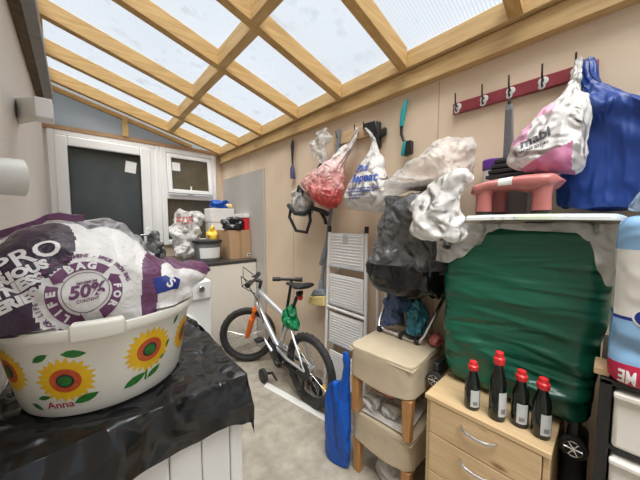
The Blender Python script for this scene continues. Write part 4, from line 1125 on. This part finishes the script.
tag(b.build('clear_clothes_bag', 'clearfilm', sharp=65), 'clear plastic bag of pale clothing lying on the grey black bundle', 'bag')

# ================================================================== CHEST OF DRAWERS
t = thing('chest_of_drawers', 'small light oak chest of drawers under the green wrapped case', 'chest of drawers', (1.155, .268, 0))
hx0, hx1, hy0, hy1, hz = .955, 1.355, .088, .450, .65
b = MB(); b.box(hx0+.014, hx1, hy0, hy0+.016, .0, hz-.018); b.box(hx0+.014, hx1, hy1-.016, hy1, .0, hz-.018); b.box(hx1-.008, hx1-.001, hy0+.016, hy1-.016, .02, hz-.02); b.box(hx0+.02, hx1-.01, hy0+.016, hy1-.016, .0, .05)
b.build('carcass', 'oak', t, bevel=.0015)
b = MB(); b.box(hx0, hx1, hy0-.003, hy1+.003, hz-.0175, hz); b.build('top', 'oak', t, bevel=.002)
for z0, z1 in ((.511, .630), (.361, .507), (.206, .357), (.055, .202)):
    b = MB(); b.box(hx0+.002, hx0+.018, hy0+.018, hy1-.018, z0, z1); dr = b.build('drawer', 'oak', t, bevel=.0015)
    b = MB(); yc = (hy0+hy1)/2; zz = z1-.034
    b.tube([(hx0+.003, yc+.052, zz), (hx0-.010, yc+.049, zz), (hx0-.018, yc+.030, zz-.004), (hx0-.021, yc, zz-.006), (hx0-.018, yc-.030, zz-.004), (hx0-.010, yc-.049, zz), (hx0+.003, yc-.052, zz)], .0052, 10); b.build('handle', 'chrome', dr)

# four bottles
def make_bottle():
    t = thing('sauce_bottle', '', 'bottle', (0, 0, 0))
    b = MB()
    b.lathe([(.012, .001), (.0225, .0), (.0245, .004), (.0245, .07), (.0225, .085), (.0238, .10), (.0205, .118), (.0145, .138), (.0125, .150), (.0125, .158)], (0, 0, 0), 36, sx=1., sy=1.)
    b.build('bottle_body', 'bottle', t, sharp=60)
    b = MB(); b.lathe([(.0155, .152), (.0165, .154), (.0165, .168), (.015, .170), (.0125, .172), (.0118, .184), (.006, .187)], (0, 0, 0), 28); b.build('cap', 'red', t)
    b = MB(); g = b.grid(lambda u, v: (.0250*math.cos(PI*1.0+.62-1.24*u)*1.0, .0250*math.sin(PI+.62-1.24*u), .016+.066*v - .004*math.cos(4*(u-.5))*(1 if v > .5 else -1)*0), 16, 10)
    for q in range(5): b.grid(lambda u, v, q=q: (.0253*math.cos(PI+.25-.12*q-.07*u), .0253*math.sin(PI+.25-.12*q-.07*u), .024+.014*v), 2, 2, 1)
    b.build('label', ['label', 'barcode'], t); return t
bt = make_bottle()
BL = [(1.004, .306,   .90, .75, 'leftmost of the four red capped dark bottles on the chest'), (1.008, .231, 1.22, 1.0, 'tallest of the four red capped dark bottles, second from the left'),
      (1.030, .174, .97, .45, 'third red capped dark bottle from the left, its label facing the room'), (1.022, .119, .98, .70, 'rightmost of the four red capped dark bottles near the chest corner')]
for i, (x, y, s_, r_, lb) in enumerate(BL):
    o = bt if i == 0 else copy_tree(bt)
    o.location = (x, y, hz+.0003); o.rotation_euler.z = r_; o.scale = (1, 1, s_); o['label'] = lb; o['group'] = 'dark bottles on the chest of drawers'

# ================================================================== GREEN WRAPPED CASE
t = thing('wrapped_case', 'large wheeled case wrapped in dark green plastic on the chest of drawers', 'case', (1.24, .235, .655))
b = MB(); gx0, gx1, gy0, gy1, gz0, gz1 = 1.105, 1.366, -.010, .468, .656, 1.287
b.box(gx0, gx1, gy0, gy1, gz0, gz1)
bmesh.ops.subdivide_edges(b.bm, edges=b.bm.edges, cuts=40, use_grid_fill=True)
cg = V(((gx0+gx1)/2, (gy0+gy1)/2, (gz0+gz1)/2)); hg = V(((gx1-gx0)/2, (gy1-gy0)/2, (gz1-gz0)/2)); rr = .055
for v in b.bm.verts:
    p = v.co - cg; q = V([max(-(hg[i]-rr), min(hg[i]-rr, p[i])) for i in range(3)]); d = p-q
    if d.length > 1e-6: p = q + d.normalized()*rr
    v.co = cg + p
b.bm.normal_update()
for v in b.bm.verts:
    f = 1 if v.co.z < gz1-.02 else .2
    v.co += v.normal*f*(.010*max(0, ridge((v.co.x*.8, v.co.y*2.2+v.co.z*1.2, v.co.z*11-v.co.y*3), 1., 4.)) - .003)
    v.co.x = min(v.co.x, 1.372); v.co.z = max(v.co.z, .652)
    if v.co.z < 1.0 and v.co.y < .2: v.co.y += .022*min((1.0-v.co.z)/.10, 1)*(.2-v.co.y)/.21
    if v.co.z < .75: v.co.y = .235 + (v.co.y-.235)*(1-.10*(.75-v.co.z)/.1)
b.build('green_wrap', 'green', t, sharp=70)
for y, s_, z in ((.486, 1, .618), (.062, -1, .600)):
    wy = y + .004*s_ if s_ > 0 else .050
    b = MB(); x = 1.14 if s_ > 0 else 1.135
    b.box(x-.015, 1.30, wy-.012, wy+.014, z+.006, .690); b.build('wheel_housing', 'black', t, bevel=.006)
    for xx in (x-.018,):
        b = MB(); c = V((xx, wy, z)); b.lathe([(.024, -.011), (.034, -.009), (.034, .009), (.024, .011)], c, 30, axis=0); b.lathe([(.005, -.0115), (.0235, -.0115), (.0235, .0115), (.005, .0115)], c, 24, mi=2, axis=0)
        for k in range(6):
            a = PI*k/3; e1 = V((-.0125, math.cos(a)*.022, math.sin(a)*.022)); b.tube([c + V((-.0125, 0, 0)), c + e1], .0027, 6, 1)
        b.tube([c + V((-.0125, .0225*math.cos(2*PI*k/24), .0225*math.sin(2*PI*k/24))) for k in range(24)], .0022, 6, 1, closed=True)
        b.lathe([(.002, -.015), (.007, -.014), (.007, -.011)], c, 12, mi=1, axis=0)
        b.build('wheel', ['rubber', 'chrome', 'matt_black'], t)
b = MB(); b.box(1.15, 1.36, .022, .08, .0005, .555); tag(b.build('dark_gap_block', 'matt_black', bevel=.02, seg=3), 'matt black upright block added to darken the gap between the oak chest and the drawer tower', 'case')  # added block, its black stands in for the shade in this gap

# white plastic sheet over the case
b = MB()
hem = [(-.035, 1.19), (-.02, 1.125), (.005, 1.12), (.022, 1.16), (.045, 1.245), (.075, 1.268), (.20, 1.272), (.27, 1.278), (.30, 1.265), (.33, 1.215), (.40, 1.16), (.44, 1.135), (.485, 1.14)]
def cov(u, v):
    y = -.010 + u*.497; hz_ = interp(hem, y)
    top = 1.2975; L0 = .22; L1 = top-hz_
    s_ = v*(L0+L1)
    if s_ < L0: x, z = 1.325 - s_, top
    else: x, z = 1.325-L0 - .004 - .006*min((s_-L0)/.05, 1) - .012*(nz((y, 0, s_), 14, 3.)), top-(s_-L0)
    if s_ > L0-.02 and s_ < L0+.02: x += .006*(1-abs(s_-L0)/.02)
    if y > .46 and s_ > L0: x += .02*(y-.46)/.02
    return (x, y, z)
b.grid(cov, 110, 80)
b.crumple(.008, 13, 6.); b.crumple(.004, 30, 2.)
for v in b.bm.verts:
    if 1.10 < v.co.x < 1.372 and -.012 < v.co.y < .47: v.co.z = max(v.co.z, 1.2935) if v.co.z > 1.282 else v.co.z
    if v.co.z < 1.285 and v.co.y > -.015: v.co.x = min(v.co.x, 1.0985)
    v.co.z = min(v.co.z, 1.3015)
tag(b.build('plastic_cover', 'whitefilm', sharp=60), 'thin white plastic cover hanging over the top edge of the green wrapped case', 'plastic cover')
# crumpled white bag between the bundle and the case
b = MB()
rows = [(1.225, 1.035, .44, .015, .03), (1.26, 1.02, .455, .035, .065), (1.32, 1.02, .47, .05, .105), (1.39, 1.03, .46, .058, .115), (1.45, 1.05, .43, .052, .10), (1.485, 1.06, .405, .038, .065), (1.50, 1.07, .395, .015, .03)]
blob(b, rows, 80, 60, .9); b.crumple(.026, 10, 3.5); b.crumple(.013, 22, 6.)
for v in b.bm.verts:
    if v.co.z < 1.32: v.co.x = min(v.co.x, 1.078)
    v.co.x = min(v.co.x, 1.083)
tag(b.build('white_crumpled_bag', 'whitefilm', sharp=60), 'crumpled white plastic bag wedged between the black bundle and the pink stool', 'bag')

# flat printed sleeve on top
t = thing('flat_sleeve', 'flat white card sleeve with green and blue print under the pink stool', 'card sleeve', (1.16, .17, 1.302))
b = MB(); y0, y1 = -.030, .358
def slv(x, y):
    return 1.303 + .014*(1-((y-.16)/.2)**2)*0 + .004*math.sin((y+.03)*7)
nseg = 30; rings = []
for i in range(nseg+1):
    y = y0+(y1-y0)*i/nseg; z = slv(0, y); x0 = 1.035 + .03*max(0, (.02-y)/.05)**2; th = .018*min(1, (y-y0)/.03+.35)
    rings.append([(x0, y, z), (1.36, y, z), (1.36, y, z+th), (x0+.012, y, z+th), (x0+.002, y, z+th*.55)])
b.rings(rings)
for f in b.bm.faces:
    c = f.calc_center_median()
    if c.z > 1.3115 and c.x < 1.3 and len(f.verts) == 4: f.material_index = 2 if c.y < .10 else (1 if c.y < .22 else 0)
    
for i in range(3): b.box(1.0335, 1.0348, .272-.03*i, .278-.03*i, 1.314, 1.318, 2)
b.build('sleeve', ['sleevewhite', 'sleevegreen', 'sleeveblue'], t, bevel=.001)
PZ = 1.3262
# pink stool
t = thing('pink_stool', 'low salmon pink moulded plastic stool with black feet on the flat card sleeve', 'stool', (1.13, .235, PZ))
b = MB()
def seat(u, v):
    y = .105 + .265*(1-u); th = 2*PI*v
    top = interp([(.105, 1.436), (.13, 1.450), (.20, 1.453), (.29, 1.446), (.34, 1.436), (.37, 1.420)], y)
    bot = interp([(.105, 1.420), (.13, 1.405), (.18, 1.394), (.24, 1.408), (.29, 1.408), (.33, 1.392), (.37, 1.397)], y)
    e = min(u, 1-u); k = min(1, e/.10)**.5 if e > 0 else .02
    dx = .085*k*interp([(.1, .8), (.16, 1.0), (.24, .82), (.32, 1.0), (.37, .8)], y)
    c, s_ = math.cos(th), math.sin(th); cc = math.copysign(abs(c)**.55, c); ss = math.copysign(abs(s_)**.7, s_)
    return (1.125 + dx*cc, y, (top+bot)/2 + (top-bot)/2*ss*k)
b.grid(seat, 46, 40); b.build('seat', 'pink', t, sharp=70)
b = MB()
def tp_(u, v):
    p = V(seat(.385+.145*u, .25 + .30*v)); return p + V((-.0015, 0, .0015))
b.grid(tp_, 10, 16); b.build('tape', 'offwhite', t)
for x, y in ((1.075, .315), (1.075, .155), (1.180, .295), (1.180, .175)):
    b = MB(); b.tube([(x, y, PZ+.010), (x, y, 1.38), (x+.002, y, 1.415)], [.0255, .024, .028], 20); lg = b.build('leg', 'pink', t)
    b = MB(); b.tube([(x, y, PZ), (x, y, PZ+.012)], .024, 18); b.build('rubber_foot', 'black', lg, bevel=.003)
# ribbed thing behind
t = thing('ribbed_stand', 'grey box with stacked black ribs and an upright grey ridged bar behind the pink stool', 'exercise stand', (1.27, .275, PZ))
b = MB(); b.box(1.212, 1.276, .215, .325, PZ, 1.468); b.build('base_box', 'grey', t, bevel=.006)
b = MB(); z = 1.469
for i, w in enumerate((.078, .070, .060, .050)): b.box(1.212, 1.28, .275-w, .275+w, z, z+.0135); b.box(1.218, 1.275, .275-w+.008, .275+w-.008, z+.0137, z+.0190); z += .0195
b.build('ribs', 'black', t, bevel=.003)
b = MB(); zb = z-.0005
b.hexa([(x, yy, zz) for x in (1.238, 1.260) for (yy, zz) in ((.272-.0, zb), (.281, 1.745), (.303, zb), (.303, 1.745))])
for i in range(24):
    zz = zb+.012+(1.735-zb-.02)*i/23; b.box(1.2355, 1.2385, .2785, .3005, zz-.0025, zz+.0015)
b.build('ridged_bar', 'midgrey', t, bevel=.0015)
b = MB(); b.tube([(1.249, .292, 1.74), (1.249, .292, 1.762)], .006, 10); b.build('bar_tip', 'black', t)
t = thing('white_tub', 'white tub with a purple lid behind the left end of the pink stool', 'tub', (1.325, .358, PZ))
b = MB(); b.lathe([(.032, 0), (.034, .004), (.036, .190), (.03, .195)], (1.325, .358, PZ), 32); b.build('tub_body', 'white', t)
b = MB(); b.lathe([(.039, .1955), (.040, .198), (.040, .233), (.036, .237), (.01, .238)], (1.325, .358, PZ), 32); b.build('tub_lid', 'purple', t)

# white and pink carrier on the rail
t = thing('printed_carrier_bag', 'white and magenta carrier bag hanging from the maroon rail above the pink stool', 'bag', (1.22, .15, 1.46))
b = MB()
rows = [(1.462, 1.19, .135, .03, .045), (1.475, 1.175, .150, .05, .085), (1.52, 1.165, .165, .065, .100), (1.59, 1.175, .155, .062, .088), (1.66, 1.205, .135, .05, .068), (1.72, 1.25, .122, .03, .036), (1.765, 1.27, .115, .016, .017), (1.81, 1.295, .108, .011, .011), (1.865, 1.318, .112, .008, .009)]
blob(b, rows, 150, 120, .85, 9, lambda q: .02+.10*max(0, q-.45)); b.crumple(.014, 13, 6., clamp=wallclamp(1.35), az=.6); b.crumple(.007, 26, 3., clamp=wallclamp(1.35))
for f in b.bm.faces:
    c = f.calc_center_median(); q = (c.z-1.46) - .55*(.20-c.y)
    if .08 < c.y < .235 and c.z < 1.545-.55*(c.y-.10)+.006*nz(c, 25, 1): f.material_index = 1
    if c.y > .150 and 1.655 < c.z < 1.70: f.material_index = 2
    if c.y > .205 and 1.56 < c.z < 1.66 and c.y > .205+.03*(1.66-c.z): f.material_index = 2
    if c.y < .095 and c.z < 1.60: f.material_index = 0
bv = b.bvh()
rtext('mabl', .042, .188, 1.570, 3, .40, .0012, sh=.2); rtext('HOME STORE', .0125, .186, 1.541, 3, .36, .0004)
b.build('bag_body', ['whitefilm', 'magenta', 'rose', 'ink'], t, sharp=60)
# big blue bag
b = MB()
rows = [(1.336, 1.28, -.02, .04, .12), (1.35, 1.285, -.02, .062, .168), (1.42, 1.287, -.025, .068, .178), (1.52, 1.287, -.03, .066, .165), (1.60, 1.285, -.015, .06, .125), (1.66, 1.265, .02, .06, .08), (1.72, 1.285, .06, .042, .042), (1.78, 1.31, .085, .03, .030), (1.83, 1.325, .092, .022, .030), (1.862, 1.33, .092, .012, .020)]
blob(b, rows, 100, 70, .85, 8, lambda q: .012+.07*max(0, q-.4)); b.crumple(.012, 9, 2., clamp=wallclamp(1.352), az=.3); b.crumple(.005, 22, 5., clamp=wallclamp(1.352))
for v in b.bm.verts:
    v.co.z = max(v.co.z, 1.3275)
tag(b.build('blue_sack', 'bigblue', sharp=65), 'big royal blue plastic sack hanging from the right end of the maroon rail', 'bag')

# ================================================================== DRAWER TOWER AND ROLL PACK
t = thing('drawer_tower', 'black framed plastic tower with milky white drawers at the right edge', 'drawer unit', (1.13, -.18, 0))
tx0, tx1, ty0, ty1 = .945, 1.32, -.355, .004
b = MB()
for x in (tx0, tx1-.022):
    for y in (ty0, ty1-.022): b.box(x, x+.022, y, y+.022, 0, .915)
for z in (.03, .215, .395, .570, .740, .903):
    b.box(tx0, tx1, ty0, ty1, z, z+.014) if z > .9 else [b.box(tx0+.004, tx1-.004, ty1-.018, ty1-.006, z, z+.014), b.box(tx0+.004, tx1-.004, ty0+.006, ty0+.018, z, z+.014), b.box(tx0+.004, tx0+.018, ty0+.02, ty1-.02, z, z+.014)]
b.box(tx0+.02, tx1-.02, ty1-.010, ty1-.006, .03, .9)
b.build('frame', 'black', t, bevel=.003)
for z0, z1 in ((.756, .895), (.586, .730), (.411, .558), (.231, .383), (.046, .203)):
    b = MB(); x0 = tx0-.008
    b.hexa([(x, y, z) for (x) in (x0, tx1-.03) for y in (ty0+.026, ty1-.026) for z in (z0, z1)])
    dr = b.build('drawer', 'drawer', t, bevel=.008, seg=3)
    b = MB(); b.box(x0-.012, x0+.004, ty0+.024, ty1-.024, z1-.012, z1+.001); b.build('drawer_lip', 'drawer', dr, bevel=.003)
b = MB(); b.box(.955, 1.03, -.012, .016, .9175, .936); tag(b.build('wood_block', 'hookwood', bevel=.002), 'small wooden block on the corner of the black drawer tower', 'block')

t = thing('roll_pack', 'white and blue pack of paper rolls standing upside down on the drawer tower', 'roll pack', (1.09, -.17, .918))
b = MB(); px0, px1, py0, py1, pz0, pz1 = .925, 1.10, -.34, -.008, .918, 1.315
b.box(px0, px1, py0, py1, pz0, pz1)
bmesh.ops.subdivide_edges(b.bm, edges=b.bm.edges, cuts=50, use_grid_fill=True)
cg = V(((px0+px1)/2, (py0+py1)/2, (pz0+pz1)/2)); hg = V(((px1-px0)/2, (py1-py0)/2, (pz1-pz0)/2)); rr = .030
for v in b.bm.verts:
    p = v.co - cg; q = V([max(-(hg[i]-rr), min(hg[i]-rr, p[i])) for i in range(3)]); d = p-q
    if d.length > 1e-6: p = q + d.normalized()*rr
    v.co = cg + p
    k = .006*math.cos((v.co.y-py0)/(py1-py0)*2*PI*3)
    if v.co.x < px0+.02: v.co.x += k*.6
b.crumple(.004, 11, 5.)
for v in b.bm.verts: v.co.z = max(v.co.z, pz0); v.co.y = min(v.co.y, -.006); v.co.x = min(v.co.x, 1.10)
for f in b.bm.faces:
    c = f.calc_center_median()
    if c.z < .972: f.material_index = 3
    elif c.z < 1.075 - .35*max(0, -.03-c.y): f.material_index = 1
    elif c.z > 1.235: f.material_index = 1
for f in b.bm.faces:
    c = f.calc_center_median()
    if f.material_index == 0 and c.z < 1.083 - .35*max(0, -.03-c.y): f.material_index = 2
bv = b.bvh()
v_, f_ = text_mesh('ROLL ME', .044, .01, .0014); v_ = [(x*.50, y) for x, y in v_]
b.flat(v_, f_, projector(bv, (.8, -.068, .945), (0, -1, 0), (0, 0, 1), (1, 0, 0), .001, PI, back=.2), 4)
v_, f_ = poly_mesh(circ(.026, 24, 1.3), .01); b.flat(v_, f_, projector(bv, (.8, -.072, 1.085), (0, -1, 0), (0, 0, 1), (1, 0, 0), .001, 0, back=.2), 4)
v_, f_ = poly_mesh(circ(.022, 24, 1.35), .01); b.flat(v_, f_, projector(bv, (.8, -.072, 1.085), (0, -1, 0), (0, 0, 1), (1, 0, 0), .0018, 0, back=.2), 2)
b.build('wrapped_rolls', ['packwhite', 'packblue', 'packnavy', 'packred', 'paper'], t, sharp=70)
b = MB(); blob(b, [(1.316, 1.02, -.15, .07, .10), (1.33, 1.02, -.14, .085, .125), (1.37, 1.02, -.12, .07, .085), (1.395, 1.02, -.11, .03, .03)], 50, 30, .85); b.crumple(.012, 14, 3.)
for v in b.bm.verts: v.co.z = max(v.co.z, 1.3155); v.co.y = min(v.co.y, -.012); v.co.x = min(v.co.x, 1.13)
b.build('loose_wrap', 'lidwrap', t, sharp=60)

# ================================================================== CAMERA, LIGHT, WORLD
F_, HOR, H = 268., 222., 1.30
pitch = math.atan((240-HOR)/F_); yaw = math.atan(245/F_)
cam = bpy.data.objects.new('camera', bpy.data.cameras.new('camera')); COL.objects.link(cam)
cam.location = (0, 0, H); cam.rotation_euler = (PI/2 - pitch, 0, -yaw)
cam.data.sensor_width = 36; cam.data.lens = F_/640*36; cam.data.clip_start = .02
SC.camera = cam

w = bpy.data.worlds.new('overcast_sky'); SC.world = w; w.use_nodes = True
nt = w.node_tree; n = nt.nodes; L = nt.links; bg = n['Background']
tc = n.new('ShaderNodeTexCoord'); sp = n.new('ShaderNodeSeparateXYZ'); L.new(tc.outputs['Generated'], sp.inputs[0])
r = n.new('ShaderNodeValToRGB'); e = r.color_ramp.elements
e[0].position = 0; e[0].color = (.35, .35, .34, 1)
e[1].position = .02; e[1].color = (.52, .57, .63, 1)
for p_, c_ in ((.45, (.54, .59, .655, 1)), (.83, (.58, .62, .68, 1)), (.91, (4.4, 4.4, 4.4, 1))):
    q = e.new(p_); q.color = c_
L.new(sp.outputs['Z'], r.inputs['Fac'])
nzt = n.new('ShaderNodeTexNoise'); nzt.inputs['Scale'].default_value = 4; nzt.inputs['Detail'].default_value = 5
L.new(tc.outputs['Generated'], nzt.inputs['Vector'])
mr = n.new('ShaderNodeMapRange'); mr.inputs['From Min'].default_value = .3; mr.inputs['From Max'].default_value = .7; mr.inputs['To Min'].default_value = .93; mr.inputs['To Max'].default_value = 1.06
L.new(nzt.outputs['Fac'], mr.inputs['Value'])
st_ = n.new('ShaderNodeMath'); st_.operation = 'MULTIPLY'; st_.inputs[1].default_value = 1.0
L.new(mr.outputs['Result'], st_.inputs[0]); L.new(r.outputs['Color'], bg.inputs['Color']); L.new(st_.outputs[0], bg.inputs['Strength'])

def sun_(name, elev, azim, strength, ang, col):
    l = bpy.data.lights.new(name, 'SUN'); l.energy = strength; l.angle = math.radians(ang); l.color = col
    o = bpy.data.objects.new(name, l); COL.objects.link(o)
    d = V((math.cos(elev)*math.sin(azim), math.cos(elev)*math.cos(azim), math.sin(elev)))   # towards the sun
    o.rotation_euler = d.to_track_quat('Z', 'Y').to_euler(); return o
sun_('overcast_sun', math.radians(62), math.radians(215), 5.3, 42, (1., .97, .93))

vs = SC.view_settings; SC.display_settings.display_device = 'sRGB'
vs.view_transform = 'Standard'; vs.look = 'None'; vs.exposure = 0.25; vs.gamma = 1; vs.use_curve_mapping = False
SC.cycles.use_denoising = True
SC.cycles.max_bounces = 12; SC.cycles.transparent_max_bounces = 24; SC.cycles.diffuse_bounces = 6
